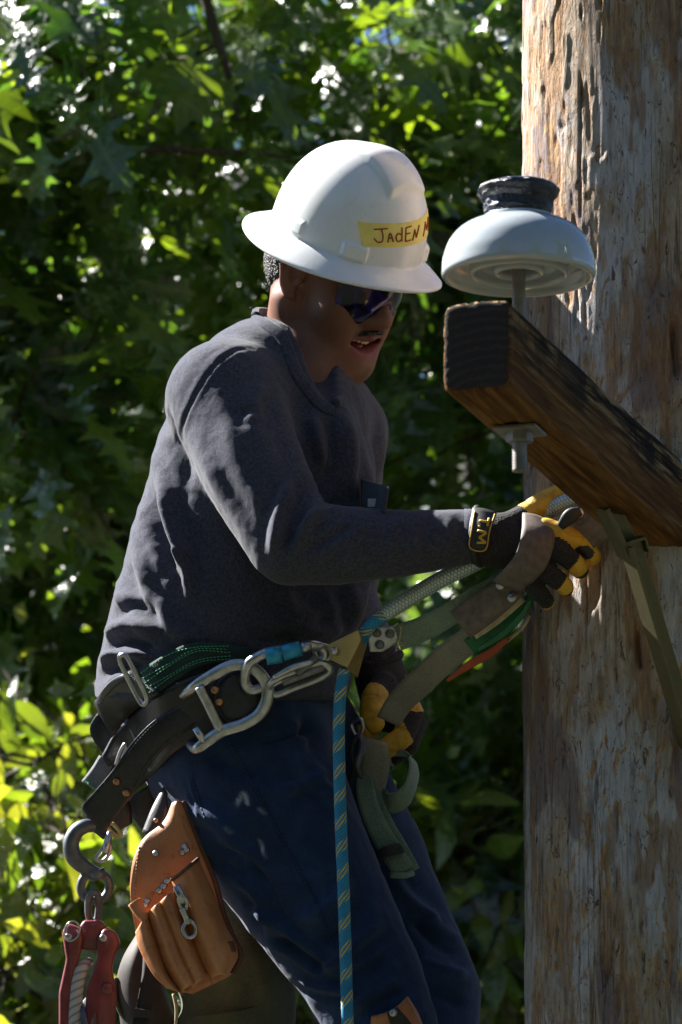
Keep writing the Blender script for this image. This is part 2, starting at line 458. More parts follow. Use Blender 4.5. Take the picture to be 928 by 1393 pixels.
M['copper'] = plain('copper_rivet', (.5, .25, .12), .35, .9, .2, 80, .1)
M['copper_dark'] = plain('red_enamel', (.24, .045, .048), .42, 0, .25, 50, .2, Coat_Weight=.3)
M['black_leather'] = plain('black_leather', (.026, .026, .03), .34, 0, .3, 140, .5, .0006)
M['black_web'] = plain('black_webbing', (.02, .02, .022), .8, 0, .3, 200, .5)
M['rubber'] = plain('black_rubber', (.02, .02, .02), .55, 0, .2, 90, .2)
M['teeth'] = plain('teeth', (.6, .55, .42), .3, 0, .1, 80, .05)
M['boot'] = plain('brown_boot_leather', (.09, .05, .03), .5, 0, .3, 60, .4)
M['pants_thread'] = plain('denim_thread', (.035, .05, .08), .8)
M['white_tag'] = plain('white_cloth_tag', (.6, .6, .6), .8)
M['orange_tag'] = plain('orange_cloth', (.5, .18, .05), .8)
M['red_strip'] = plain('orange_red_strip', (.38, .07, .03), .6)
M['green_plastic'] = plain('green_strap', (.01, .14, .05), .35, 0, .3, 40, .2)
M['yellow_thread'] = plain('yellow_print', (.55, .36, .04), .6, 0, .1)
M['green_thread'] = plain('green_thread', (.08, .36, .2), .8, 0, .2)
M['ink'] = plain('brown_marker_ink', (.36, .07, .02), .7, 0, .2)
M['tape'] = plain('yellow_masking_tape', (.88, .74, .2), .65, 0, .06, 60, .3)
M['fray'] = plain('frayed_cord', (.5, .42, .28), .9, 0, .3)

def cloth_web(name, col, col2, ws=900, rough=.85, fuzz=.0):
    """woven strap: ribs across its width, from the strap's own uv in metres"""
    t = NT(name); c = t.n('ShaderNodeTexCoord'); sp = t.n('ShaderNodeSeparateXYZ'); t.l(c.outputs['UV'], sp.inputs[0])
    a = t.math('SINE', t.math('MULTIPLY', sp.outputs[1], ws * 2)); b = t.math('SINE', t.math('MULTIPLY', sp.outputs[0], ws * 1.2))
    w = t.math('ADD', t.math('MULTIPLY', a, .5), t.math('MULTIPLY', b, .35))
    o = t.coord(); nz = t.noise(o, 25, 5); nz2 = t.noise(o, 400, 2)
    col_ = t.mix(t.ramp(nz, [(.35, 0.), (.7, 1.)]), col, col2)
    col_ = t.mix(t.ramp(nz2, [(.3, 0.), (.75, .5)]), col_, tuple(x * 1.7 for x in col2))
    t.set(Base_Color=col_, Roughness=rough); t.bump(w, .35, .0006, t.bump(nz2, .4, .0006)); return t.m
M['grey_web'] = cloth_web('grey_webbing', (.2, .2, .165), (.28, .265, .22))
M['teal_web'] = cloth_web('grey_green_webbing', (.11, .19, .15), (.21, .26, .2))
M['teal_dark'] = cloth_web('dark_green_webbing', (.006, .017, .016), (.012, .035, .03))
M['strap_tail'] = cloth_web('grey_strap_tail', (.1, .1, .11), (.18, .18, .19))
M['brown_leather'] = plain('grey_brown_leather', (.14, .11, .09), .6, 0, .3, 90, .5)
M['canvas_green'] = cloth_web('olive_canvas', (.035, .04, .022), (.07, .075, .04), 1500)
M['canvas_brown'] = plain('brown_leather_trim', (.04, .03, .022), .7, 0, .35, 60, .5)

def m_leather():
    t = NT('tan_saddle_leather'); o = t.coord(); nz = t.noise(o, 14, 6, .6); fine = t.noise(o, 320, 4, .6); st = t.noise(o, 45, 5, .7, 1.5)
    c = t.ramp(nz, [(.25, (.32, .115, .04)), (.5, (.48, .19, .07)), (.75, (.58, .26, .11))])
    c = t.mix(t.ramp(st, [(.56, 0.), (.72, .7)]), c, (.14, .045, .018))
    t.set(Base_Color=c, Roughness=t.ramp(nz, [(.3, .38), (.7, .58)]), Specular_IOR_Level=.5); t.bump(fine, .25, .0006, t.bump(st, .3, .002)); return t.m
M['tan'] = m_leather()
M['tan_dark'] = plain('dark_leather_edge', (.12, .045, .02), .7, 0, .3)
M['stitch'] = plain('pale_stitching', (.42, .27, .15), .8)
def m_shirt():
    t = NT('charcoal_heather_jersey'); o = t.coord(); f1 = t.noise(o, 240, 3, .8); f2 = t.noise(o, 620, 2, .6); big = t.noise(o, 6, 3)
    c = t.ramp(f1, [(.35, (.026, .029, .044)), (.65, (.070, .076, .104))])
    c = t.mix(t.ramp(f2, [(.5, 0.), (.85, .5)]), c, (.13, .13, .165)); c = t.mix(t.ramp(big, [(.3, 0.), (.7, .25)]), c, (.032, .03, .042))
    w = t.noise(o, 38, 4, .55, .6)
    t.set(Base_Color=c, Roughness=.95, Sheen_Weight=.12, Sheen_Roughness=.5, Specular_IOR_Level=.15)
    t.bump(f2, .5, .0008, t.bump(w, .35, .004)); return t.m
M['shirt'] = m_shirt()
def m_denim():
    t = NT('dark_blue_denim'); o = t.coord(); f = t.noise(o, 700, 2, .7); big = t.noise(o, 14, 6, .7, .5); w = t.n('ShaderNodeTexWave', wave_type='BANDS'); 
    w.inputs['Scale'].default_value = 260; w.inputs['Distortion'].default_value = .6
    r = t.coord('Object', rot=(.5, .6, .9)); t.l(r, w.inputs['Vector'])
    c = t.ramp(big, [(.25, (.005, .014, .042)), (.55, (.012, .031, .085)), (.8, (.032, .07, .155))])
    c = t.mix(t.ramp(f, [(.45, 0.), (.8, .35)]), c, (.07, .11, .2))
    at = t.n('ShaderNodeAttribute', attribute_name='tint'); c = t.mix(at.outputs[2], c, (.45, .5, .6))
    wr = t.noise(o, 22, 4, .6, .8)
    t.set(Base_Color=c, Roughness=.9, Sheen_Weight=.1, Specular_IOR_Level=.2); t.bump(w.outputs[0], .3, .0006, t.bump(wr, .4, .005, t.bump(f, .4, .0006))); return t.m
M['denim'] = m_denim()
def m_skin():
    t = NT('brown_skin'); o = t.coord(); f = t.noise(o, 260, 4, .6); b = t.noise(o, 22, 4)
    at = t.n('ShaderNodeAttribute', attribute_name='tint')
    c = t.mix(1.0, at.outputs[0], t.ramp(b, [(.3, .82), (.7, 1.1)]), 'MULTIPLY'); c = t.mix(t.ramp(f, [(.4, 0.), (.8, .25)]), c, (.06, .03, .02))
    t.set(Base_Color=c, Roughness=.5, Subsurface_Weight=.16, Subsurface_Radius=(1.0, .3, .12), Subsurface_Scale=.012, Specular_IOR_Level=.35)
    t.bump(f, .25, .0006); return t.m
M['skin'] = m_skin()
def m_hair():
    t = NT('black_curly_hair'); o = t.coord(); v = t.n('ShaderNodeTexVoronoi'); v.inputs['Scale'].default_value = 330; t.l(o, v.inputs[0]); n2 = t.noise(o, 500, 3)
    t.set(Base_Color=t.ramp(v.outputs[0], [(.1, (.05, .042, .04)), (.6, (.008, .007, .007))]), Roughness=.6); t.bump(v.outputs[0], 1.0, .003, t.bump(n2, .6, .001)); return t.m
M['hair'] = m_hair()
def m_helmet():
    t = NT('white_helmet_plastic'); o = t.coord(); s = t.noise(o, 70, 6, .7, 2.0); b = t.noise(o, 9, 3); sp = t.noise(o, 260, 2)
    c = t.mix(t.ramp(s, [(.58, 0.), (.72, .28)]), (.83, .83, .84), (.5, .48, .45)); c = t.mix(t.ramp(sp, [(.73, 0.), (.76, .6)]), c, (.2, .18, .16))
    t.set(Base_Color=c, Roughness=t.ramp(b, [(.3, .2), (.7, .32)]), Specular_IOR_Level=.5, Coat_Weight=.35, Coat_Roughness=.12, Subsurface_Weight=.1, Subsurface_Scale=.01)
    t.bump(b, .15, .004, t.bump(s, .08, .0006)); return t.m
M['helmet'] = m_helmet()
def m_lens():
    t = NT('violet_mirror_lens'); o = t.coord(scale=(1, 1, 1), rot=(0, .5, .3)); b = t.noise(t.coord(scale=(1, .3, .3), rot=(0, .5, .9)), 48, 1, .5, .3)
    t.set(Base_Color=t.ramp(b, [(.42, (.004, .004, .012)), (.56, (.018, .010, .16)), (.66, (.006, .006, .05))]), Metallic=.25, Roughness=.14, Coat_Weight=.2, Coat_Roughness=.03); return t.m
M['lens'] = m_lens()
def m_porc():
    t = NT('grey_glazed_porcelain'); o = t.coord(); b = t.noise(o, 12, 3); s = t.noise(o, 160, 4, .6)
    c = t.mix(t.ramp(b, [(.3, 0.), (.7, .3)]), (.40, .45, .50), (.48, .49, .48)); c = t.mix(t.ramp(s, [(.66, 0.), (.74, .3)]), c, (.2, .19, .17))
    t.set(Base_Color=c, Roughness=.16, Coat_Weight=.7, Coat_Roughness=.06); t.bump(b, .2, .003); return t.m
M['porcelain'] = m_porc()
def m_wrap():
    t = NT('black_friction_tape'); o = t.coord(); n = t.noise(o, 60, 5, .7, 1.0); n2 = t.noise(o, 20, 4, .6, 1)
    t.set(Base_Color=t.ramp(n2, [(.45, (.003, .005, .018)), (.6, (.012, .012, .013))]), Roughness=t.ramp(n2, [(.48, .14), (.64, .6)]), Specular_IOR_Level=.7); t.bump(n, .9, .004); return t.m
M['wrap'] = m_wrap()
def m_rope():
    t = NT('blue_braided_rope'); c = t.n('ShaderNodeTexCoord'); sp = t.n('ShaderNodeSeparateXYZ'); t.l(c.outputs['UV'], sp.inputs[0])
    s, a = sp.outputs[0], sp.outputs[1]
    def diag(ks, ka): return t.math('FRACT', t.math('ADD', t.math('MULTIPLY', s, ks), t.math('MULTIPLY', a, ka)))
    d1 = diag(210, 8); d2 = diag(210, -8)
    tri = lambda q: t.math('ABSOLUTE', t.math('SUBTRACT', q, .5))
    h = t.math('MULTIPLY', tri(d1), 1.0); h2 = tri(d2); h = t.math('MAXIMUM', h, h2)
    band = t.math('GREATER_THAN', t.math('SINE', t.math('ADD', t.math('MULTIPLY', s, 2 * math.pi / .034), t.math('MULTIPLY', a, 2 * math.pi))), .25)
    speck = t.math('MULTIPLY', band, t.math('GREATER_THAN', tri(diag(130, 8)), .26))
    nz = t.noise(t.coord(), 30, 3)
    blue = t.ramp(nz, [(.3, (.02, .2, .4)), (.7, (.05, .32, .55))]); col = t.mix(speck, blue, (.62, .5, .12))
    col = t.mix(t.ramp(h, [(.3, 0.), (.5, .5)]), col, (.01, .06, .12))
    t.set(Base_Color=col, Roughness=.75, Specular_IOR_Level=.3); t.bump(h, -.8, .0015); return t.m
M['rope'] = m_rope()
def m_sleeve(name='steel_mesh_sleeve', cells=(200, 7), c0=(.12, .17, .19), c1=(.52, .64, .68), metal=.3):
    t = NT(name); c = t.n('ShaderNodeTexCoord'); sp = t.n('ShaderNodeSeparateXYZ'); t.l(c.outputs['UV'], sp.inputs[0])
    s, a = sp.outputs[0], sp.outputs[1]; tri = lambda q: t.math('ABSOLUTE', t.math('SUBTRACT', q, .5))
    def diag(ks, ka): return t.math('FRACT', t.math('ADD', t.math('MULTIPLY', s, ks), t.math('MULTIPLY', a, ka)))
    h = t.math('MAXIMUM', tri(diag(cells[0], cells[1])), tri(diag(cells[0], -cells[1])))
    y = t.math('GREATER_THAN', t.math('MINIMUM', tri(diag(cells[0], cells[1])), tri(diag(cells[0], -cells[1]))), .3)
    col = t.mix(t.ramp(h, [(.36, 0.), (.42, 1.)]), c1, c0)
    col = t.mix(t.math('MULTIPLY', y, .8), col, (.45, .4, .2))
    t.set(Base_Color=col, Metallic=metal, Roughness=.4); t.bump(h, .8, .0015); return t.m
M['sleeve'] = m_sleeve()
def m_white_rope():
    t = NT('grey_white_rope'); c = t.n('ShaderNodeTexCoord'); sp = t.n('ShaderNodeSeparateXYZ'); t.l(c.outputs['UV'], sp.inputs[0])
    d = t.math('FRACT', t.math('ADD', t.math('MULTIPLY', sp.outputs[0], 90), t.math('MULTIPLY', sp.outputs[1], 3))); h = t.math('ABSOLUTE', t.math('SUBTRACT', d, .5))
    t.set(Base_Color=t.mix(t.ramp(h, [(.25, 0.), (.5, .8)]), (.5, .48, .45), (.12, .1, .1)), Roughness=.9); t.bump(h, -.9, .003, t.bump(t.noise(t.coord(), 300, 3), .5, .001)); return t.m
M['white_rope'] = m_white_rope()
def m_pole():
    t = NT('weathered_pole_wood'); o = t.coord()
    g = t.coord(scale=(1, 1, .15)); g2 = t.coord(scale=(1, 1, .38)); g3 = t.coord(scale=(1, 1, .03))
    big = t.noise(g2, 11, 5, .62, .6); med = t.noise(g2, 26, 6, .65, .9); fine = t.noise(g, 190, 6, .7, .4); hair = t.noise(g3, 420, 3, .7)
    grey = t.ramp(fine, [(.2, (.31, .285, .28)), (.5, (.50, .475, .475)), (.8, (.68, .65, .64))])
    tan = t.ramp(fine, [(.25, (.24, .175, .12)), (.55, (.43, .33, .235)), (.8, (.58, .47, .35))])
    purple = t.ramp(fine, [(.2, (.15, .11, .11)), (.8, (.28, .21, .2))])
    c = t.mix(t.ramp(big, [(.42, 0.), (.56, .95)]), grey, tan)
    c = t.mix(t.ramp(t.noise(g2, 7.3, 3, .5, 1.2), [(.56, 0.), (.6, .8)]), c, purple)
    org = t.ramp(med, [(.6, 0.), (.66, .85)]); c = t.mix(org, c, t.ramp(fine, [(.3, (.24, .12, .05)), (.7, (.46, .27, .13))]))
    sc = t.noise(t.coord(scale=(1, 1, .35)), 85, 5, .75, 1.5); c = t.mix(t.ramp(sc, [(.585, 0.), (.615, .85)]), c, (.10, .045, .02))
    crk = t.noise(g3, 60, 3, .5); crack = t.ramp(crk, [(.475, 0.), (.495, 1.), (.505, 1.), (.525, 0.)])
    brk = t.ramp(t.noise(g2, 14, 2), [(.45, 0.), (.6, 1.)]); crack = t.math('MULTIPLY', crack, brk)
    c = t.mix(t.math('MULTIPLY', crack, .7), c, (.06, .035, .025)); c = t.mix(t.ramp(hair, [(.62, 0.), (.75, .35)]), c, (.12, .08, .06))
    at = t.n('ShaderNodeAttribute', attribute_name='tint'); c = t.mix(t.math('MULTIPLY', at.outputs[2], .7), c, t.ramp(fine, [(.3, (.2, .1, .04)), (.7, (.38, .2, .09))]))
    t.set(Base_Color=c, Roughness=.85, Specular_IOR_Level=.2)
    chipn = t.noise(t.coord(scale=(1, 1, .3)), 62, 5, .65, 1.2); chp = t.ramp(chipn, [(.545, 0.), (.565, 1.)]); zone = t.ramp(t.noise(g2, 9, 3), [(.42, .15), (.58, 1.)]); c = t.mix(t.math('MULTIPLY', chp, zone), c, t.ramp(fine, [(.3, (.20, .095, .04)), (.5, (.42, .25, .12)), (.75, (.62, .43, .25))]))
    t.set(Base_Color=c); b = t.bump(fine, .8, .004); b = t.bump(chp, -.8, .004, b); b = t.bump(med, .9, .01, b); b = t.bump(crack, -1.0, .006, b); t.bump(sc, .7, .006, b); return t.m
M['pole'] = m_pole()
def m_arm():
    t = NT('treated_crossarm_wood'); g = t.coord(scale=(.05, 1, 1)); g2 = t.coord(scale=(.25, 1, 1)); o = t.coord()
    fine = t.noise(g, 260, 5, .65); band = t.noise(g, 70, 3, .6, .8); big = t.noise(g2, 9, 4, .6, .5); sp = t.noise(g2, 60, 4, .6, 1)
    c = t.ramp(band, [(.3, (.05, .021, .006)), (.5, (.15, .068, .019)), (.7, (.28, .14, .045))])
    c = t.mix(t.ramp(fine, [(.4, 0.), (.7, .6)]), c, (.05, .025, .012))
    geo = t.n('ShaderNodeSeparateXYZ'); t.l(o, geo.inputs[0])
    up = t.ramp(t.math('ADD', t.math('MULTIPLY', geo.outputs[2], 6.), t.math('MULTIPLY', big, 1.1)), [(.50, 0.), (.80, 1.)])
    grey = t.ramp(t.noise(g, 150, 3, .6), [(.40, (.010, .007, .005)), (.50, (.045, .028, .015)), (.58, (.2, .13, .065)), (.72, (.32, .22, .12))])
    c = t.mix(up, c, grey)
    blk = t.ramp(t.noise(t.coord(scale=(.55, .5, .5)), 9.5, 4, .6), [(.55, 0.), (.60, .9)]); c = t.mix(t.math('MULTIPLY', blk, up), c, (.012, .01, .009))
    c = t.mix(t.ramp(sp, [(.7, 0.), (.74, .6)]), c, (.3, .16, .06))
    t.set(Base_Color=c, Roughness=.88, Specular_IOR_Level=.1); t.bump(band, 1.0, .006, t.bump(fine, .8, .003)); return t.m
M['arm'] = m_arm()
def m_endgrain():
    t = NT('crossarm_end_grain'); o = t.coord(); w = t.n('ShaderNodeTexWave', wave_type='RINGS', rings_direction='X'); w.inputs['Scale'].default_value = 26
    w.inputs['Distortion'].default_value = 3.0; w.inputs['Detail'].default_value = 3; w.inputs['Detail Scale'].default_value = 2.5
    mp = t.n('ShaderNodeMapping'); c0 = t.n('ShaderNodeTexCoord'); t.l(c0.outputs['Object'], mp.inputs[0]); mp.inputs['Location'].default_value = (0, .015, .13); t.l(mp.outputs[0], w.inputs[0])
    f = t.noise(o, 180, 5, .7); c = t.ramp(w.outputs[0], [(.2, (.030, .019, .015)), (.75, (.038, .025, .019)), (.97, (.062, .038, .027))])
    c = t.mix(t.ramp(f, [(.35, .65), (.7, 0.)]), c, (.018, .012, .01))
    t.set(Base_Color=c, Roughness=.85); t.bump(w.outputs[0], .12, .0006, t.bump(f, .6, .0012)); return t.m
M['endgrain'] = m_endgrain()
def m_glove():
    t = NT('black_knit_glove'); o = t.coord(); v = t.n('ShaderNodeTexVoronoi'); v.inputs['Scale'].default_value = 520; t.l(o, v.inputs[0])
    t.set(Base_Color=t.ramp(v.outputs[0], [(.1, (.045, .04, .038)), (.6, (.012, .011, .011))]), Roughness=.9); t.bump(v.outputs[0], .7, .0012); return t.m
M['glove_black'] = m_glove()
def m_yellow():
    t = NT('yellow_goatskin'); o = t.coord(); n = t.noise(o, 55, 5, .6, .6); f = t.noise(o, 300, 3)
    c = t.ramp(n, [(.3, (.36, .18, .012)), (.5, (.58, .33, .02)), (.75, (.7, .45, .05))])
    t.set(Base_Color=c, Roughness=.6); t.bump(n, .5, .003, t.bump(f, .3, .0006)); return t.m
M['yellow'] = m_yellow()
def m_leaf(name, cols, trans=(.34, .46, .035), gloss=.3):
    t = NT(name); oi = t.n('ShaderNodeObjectInfo'); at = t.n('ShaderNodeAttribute', attribute_name='tint')
    r = t.math('FRACT', t.math('ADD', oi.outputs['Random'], at.outputs[2])); o = t.coord('UV'); sp = t.n('ShaderNodeSeparateXYZ'); t.l(o, sp.inputs[0])
    c = t.ramp(r, [(i / (len(cols) - 1), q) for i, q in enumerate(cols)])
    vein = t.math('ABSOLUTE', sp.outputs[1]); vv = t.math('FRACT', t.math('MULTIPLY', t.math('SUBTRACT', sp.outputs[0], t.math('MULTIPLY', vein, 1.1)), 6.5)); 
    vline = t.math('MAXIMUM', t.math('LESS_THAN', vein, .014), t.math('GREATER_THAN', vv, .93))
    c2 = t.mix(t.math('MULTIPLY', vline, .5), c, (.16, .2, .07)); t.set(Base_Color=c2, Roughness=gloss, Specular_IOR_Level=1.0, Coat_Weight=.25, Coat_Roughness=.22)
    nz = t.noise(t.coord('UV'), 3, 3); t.bump(t.math('ADD', t.math('MULTIPLY', vline, -.3), nz), .8, .03)
    tr = t.n('ShaderNodeBsdfTranslucent'); t.l(t.mix(1.0, c, (trans[0] / .026, trans[1] / .038, trans[2] / .026), 'MULTIPLY'), tr.inputs[0])
    mx = t.n('ShaderNodeMixShader'); mx.inputs[0].default_value = .29; t.l(t.b.outputs[0], mx.inputs[1]); t.l(tr.outputs[0], mx.inputs[2]); t.l(mx.outputs[0], t.o.inputs[0]); return t.m
M['oak_leaf'] = m_leaf('oak_leaf', [(.009, .025, .018), (.018, .038, .018), (.036, .055, .017), (.011, .030, .022)])
M['shrub_leaf'] = m_leaf('shrub_leaf', [(.02, .038, .012), (.034, .058, .016), (.055, .06, .028), (.024, .042, .018)], gloss=.32)
def m_bark():
    t = NT('oak_bark'); g = t.coord(scale=(1, 1, .2)); n = t.noise(g, 30, 6, .65, 1); t.set(Base_Color=t.ramp(n, [(.3, (.03, .022, .017)), (.7, (.11, .085, .065))]), Roughness=.95); t.bump(n, 1, .02); return t.m
M['bark'] = m_bark()
def m_ground():
    t = NT('forest_floor'); o = t.coord(); n = t.noise(o, .6, 6, .6); f = t.noise(o, 14, 5, .7)
    c = t.mix(t.ramp(n, [(.4, 0.), (.6, 1.)]), t.ramp(f, [(.3, (.015, .025, .01)), (.7, (.035, .05, .018))]), t.ramp(f, [(.3, (.025, .02, .014)), (.7, (.06, .045, .03))]))
    t.set(Base_Color=c, Roughness=.95); t.bump(f, .8, .05); return t.m
M['ground'] = m_ground()
# ---------------------------------------------------------------- ground and hill
def grid_sheet(name, x0, x1, y0, y1, nx, ny, zf, mat):
    X, Y = np.meshgrid(np.linspace(x0, x1, nx), np.linspace(y0, y1, ny)); Z = zf(X, Y)
    v = np.stack([X, Y, Z], -1).reshape(-1, 3); i = np.arange((ny - 1) * nx).reshape(ny - 1, nx)[:, :-1].ravel()
    f = np.stack([i, i + 1, i + nx + 1, i + nx], 1)
    me = make_mesh(name, v, f, mat); o = bpy.data.objects.new(name, me); COL.objects.link(o); o['kind'] = 'structure'; return o
def ghill(X, Y):
    base = .06 * np.sin(X * .7 + 1) * np.cos(Y * .5)
    r = np.clip((Y - 9) / 16, 0, 1); return base + 11 * r * r * (3 - 2 * r)
grid_sheet('ground', -400, 400, -400, 400, 401, 401, lambda X, Y: ghill(X, Y) - .05, M['ground'])

# ---------------------------------------------------------------- leaves
def leaf_geo(kind, bend, fold, twist, seed):
    r = random.Random(seed)
    if kind == 'oak':
        half = [(0, .012), (.10, .02), (.17, .09), (.22, .23), (.27, .08), (.36, .10), (.43, .17), (.50, .40), (.53, .13), (.62, .11), (.70, .19), (.77, .34), (.78, .11), (.86, .09), (.93, .16), (.94, .06), (1.0, .0)]
        half2 = [(x, y * r.uniform(.8, 1.15)) for x, y in half]
    elif kind == 'oval':
        half = [(0, .01), (.12, .05), (.3, .16), (.5, .2), (.72, .15), (.9, .06), (1, 0)]; half2 = half
    else:
        half = [(0, .008), (.15, .035), (.4, .07), (.7, .055), (1, 0)]; half2 = half
    v, uv, f = [], [], []
    for i, (x, y) in enumerate(half):
        y2 = half2[i][1]
        for s, yy in ((1, y), (0, 0), (-1, y2)):
            z = -bend * x * x + fold * yy - .35 * yy * yy * bend + .015 * math.sin(9 * x + 5 * yy * s + seed)
            z += twist * yy * s * x; v.append((x, yy * s, z)); uv.append((x, yy * s))
    n = len(half)
    for i in range(n - 1):
        a = i * 3; f += [(a, a + 1, a + 4, a + 3), (a + 1, a + 2, a + 5, a + 4)]
    # petiole
    b = len(v); v += [(-.22, -.008, .03), (-.22, .008, .03), (0, -.01, .004), (0, .01, .004), (-.11, 0, -.01)]; uv += [(0, 0)] * 5
    f += [(b, b + 1, b + 3, b + 2), (b, b + 2, b + 4), (b + 1, b + 4, b + 3)]
    f4 = [q if len(q) == 4 else (q[0], q[1], q[2], q[2]) for q in f]
    return np.array(v), f, np.array(uv)
LEAF = {'oak': [leaf_geo('oak', b, fo, tw, i) for i, (b, fo, tw) in enumerate([(.15, .15, .1), (.35, .05, -.2), (.05, .3, .25), (.5, .22, 0), (.25, -.1, .3)])],
        'oval': [leaf_geo('oval', b, fo, tw, i) for i, (b, fo, tw) in enumerate([(.15, .2, .1), (.4, .1, -.3), (.1, .3, .3)])],
        'narrow': [leaf_geo('narrow', b, fo, tw, i) for i, (b, fo, tw) in enumerate([(.3, .2, .1), (.6, .1, -.3)])]}
def leaf_frames(n, out, droop=.5):
    """random leaf orientations: tip pointing outwards and down, blade roughly facing up"""
    t = norm(out + RNG.normal(0, .7, (n, 3)) + np.array([0, 0, -droop])); up = norm(np.array([-.15, -.35, .8]) + RNG.normal(0, .62, (n, 3)))
    s = norm(np.cross(up, t)); u = np.cross(t, s); return t, s, u
def leaf_mass(kind, pos, t, s, u, size):
    """many leaves in one mesh, numpy-instanced"""
    V_, F_, U_, T_ = [], [], [], []; off = 0; var = RNG.integers(0, len(LEAF[kind]), len(pos))
    for k, (lv, lf, luv) in enumerate(LEAF[kind]):
        m = np.nonzero(var == k)[0]
        if len(m) == 0: continue
        w = pos[m][:, None] + size[m][:, None, None] * (lv[None, :, 0:1] * t[m][:, None] + lv[None, :, 1:2] * s[m][:, None] + lv[None, :, 2:3] * u[m][:, None])
        q = np.array([(*a, a[2]) if len(a) == 3 else a for a in lf if len(a) == 4])
        V_.append(w.reshape(-1, 3)); F_.append((q[None] + off + (np.arange(len(m)) * len(lv))[:, None, None]).reshape(-1, 4)); off += len(m) * len(lv)
        U_.append(np.tile(luv, (len(m), 1))); T_.append(np.repeat(RNG.random(len(m)), len(lv)))
    tt = np.concatenate(T_); return np.vstack(V_), np.vstack(F_), np.vstack(U_), np.stack([tt, tt, tt], 1)
LEAFMESH = {}
def leaf_parts(kind, mat, pos, t, s, u, size, parent):
    if (kind, mat) not in LEAFMESH:
        LEAFMESH[(kind, mat)] = [make_mesh('leaf', v, f, M[mat], uv) for v, f, uv in LEAF[kind]]
    ms = LEAFMESH[(kind, mat)]; base = ROOTLOC[parent.name]
    for i in range(len(pos)):
        o = bpy.data.objects.new('leaf', ms[i % len(ms)]); z = size[i]; p = pos[i] - base
        o.parent = parent
        o.matrix_basis = Matrix(((t[i][0] * z, s[i][0] * z, u[i][0] * z, p[0]), (t[i][1] * z, s[i][1] * z, u[i][1] * z, p[1]), (t[i][2] * z, s[i][2] * z, u[i][2] * z, p[2]), (0, 0, 0, 1)))
        COL.objects.link(o)
def pxw(w):
    v = to_view(w); x, y = topx(v); return x, y, v[:, 2]
def tree(name, label, cat, group, base, clumps, nleaf, kind, mat, size=(.11, .19), limbs=6, trunk_r=.16, droop=.5, trunk_top=None, vis_parts=300, lean=(0, 0)):
    """trunk and limbs that reach every leaf clump; leaves grow round twigs inside the clumps"""
    base = np.array(base, dtype=float); root = bpy.data.objects.new(name, None); COL.objects.link(root); root.location = Vector(base); ROOTLOC[root.name] = base
    tag(root, label, cat, group)
    top = trunk_top if trunk_top is not None else np.array([base[0] + lean[0], base[1] + lean[1], max(c[0][2] for c in clumps) * .85])
    top = np.array(top, dtype=float)
    mid = (base + top) / 2 + RNG.normal(0, .12, 3)
    tp = catmull(np.array([base, base * .7 + mid * .3, mid, top]), 20)
    part('trunk', tube(tp, np.linspace(trunk_r, trunk_r * .35, 20), 12, seg=0), M['bark'], root, space='world')
    P_, O_ = [], []; br = []
    for c, rad in clumps:
        c = np.array(c, dtype=float); rad = np.array(rad, dtype=float)
        j = int(np.argmin(np.linalg.norm(tp[6:] - (c - [0, 0, rad[2] * .8]), axis=1))) + 6; a = tp[j]
        m1 = a * .5 + c * .5 + RNG.normal(0, .08, 3) + [0, 1.0, -.2]
        bt = catmull(np.array([a, a * .7 + m1 * .3 + RNG.normal(0, .12, 3), m1, c + [0, .35, 0], c]), 12); br.append(tube(bt, np.linspace(.016, .004, 12), 7, seg=0))
        k = int(nleaf * np.prod(rad) ** (1 / 1.5) / sum(np.prod(np.array(q[1])) ** (1 / 1.5) for q in clumps))
        nt = max(3, k // 9)                          # twigs inside the clump
        d = norm(RNG.normal(0, 1, (nt, 3))); rr = RNG.random((nt, 1)) ** .45; tips = c + d * rad * rr
        for q in range(nt):
            st = bt[RNG.integers(8, 12)]; e = tips[q]; ln = np.linalg.norm(e - st)
            if q < 40:
                dq = norm(e - st + 1e-6); br.append(tube(catmull(np.array([e - dq * .3 + RNG.normal(0, .03, 3), e - dq * .15 + RNG.normal(0, .015, 3), e]), 5), np.linspace(.004, .002, 5), 4, seg=0))
            n9 = 9; dirn = norm(e - st + 1e-6); along = RNG.random((n9, 1)) * .32
            P_.append(e - dirn * along + RNG.normal(0, .05, (n9, 3))); O_.append(np.repeat(dirn[None], n9, 0))
    part('branches', join(*br), M['bark'], root, space='world').data.name
    pos = np.vstack(P_); out = np.vstack(O_); t, s, u = leaf_frames(len(pos), out, droop); sz = RNG.uniform(size[0], size[1], len(pos))
    x, y, d = pxw(pos); vis = (x > -80) & (x < 1010) & (y > -80) & (y < 1470)
    order = np.where(vis, d, 1e6).argsort(); sel = order[:vis_parts]; sel = sel[vis[sel]]; rest = np.ones(len(pos), bool); rest[sel] = False
    leaf_parts(kind, mat, pos[sel], t[sel], s[sel], u[sel], sz[sel] * 1.15, root)
    if rest.any():
        g = leaf_mass(kind, pos[rest], t[rest], s[rest], u[rest], sz[rest])
        part('foliage', g[:3], M[mat], root, space='world', tint=g[3])['kind'] = 'stuff'
    return root
def clump_px(px, py, d, r): return (tuple(P(px, py, d)), r)
def clumps_rand(n, x, y, z, r):
    return [((RNG.uniform(*x), RNG.uniform(*y), RNG.uniform(*z)), (RNG.uniform(*r), RNG.uniform(*r), RNG.uniform(*r) * .8)) for _ in range(n)]
y0 = 3.0
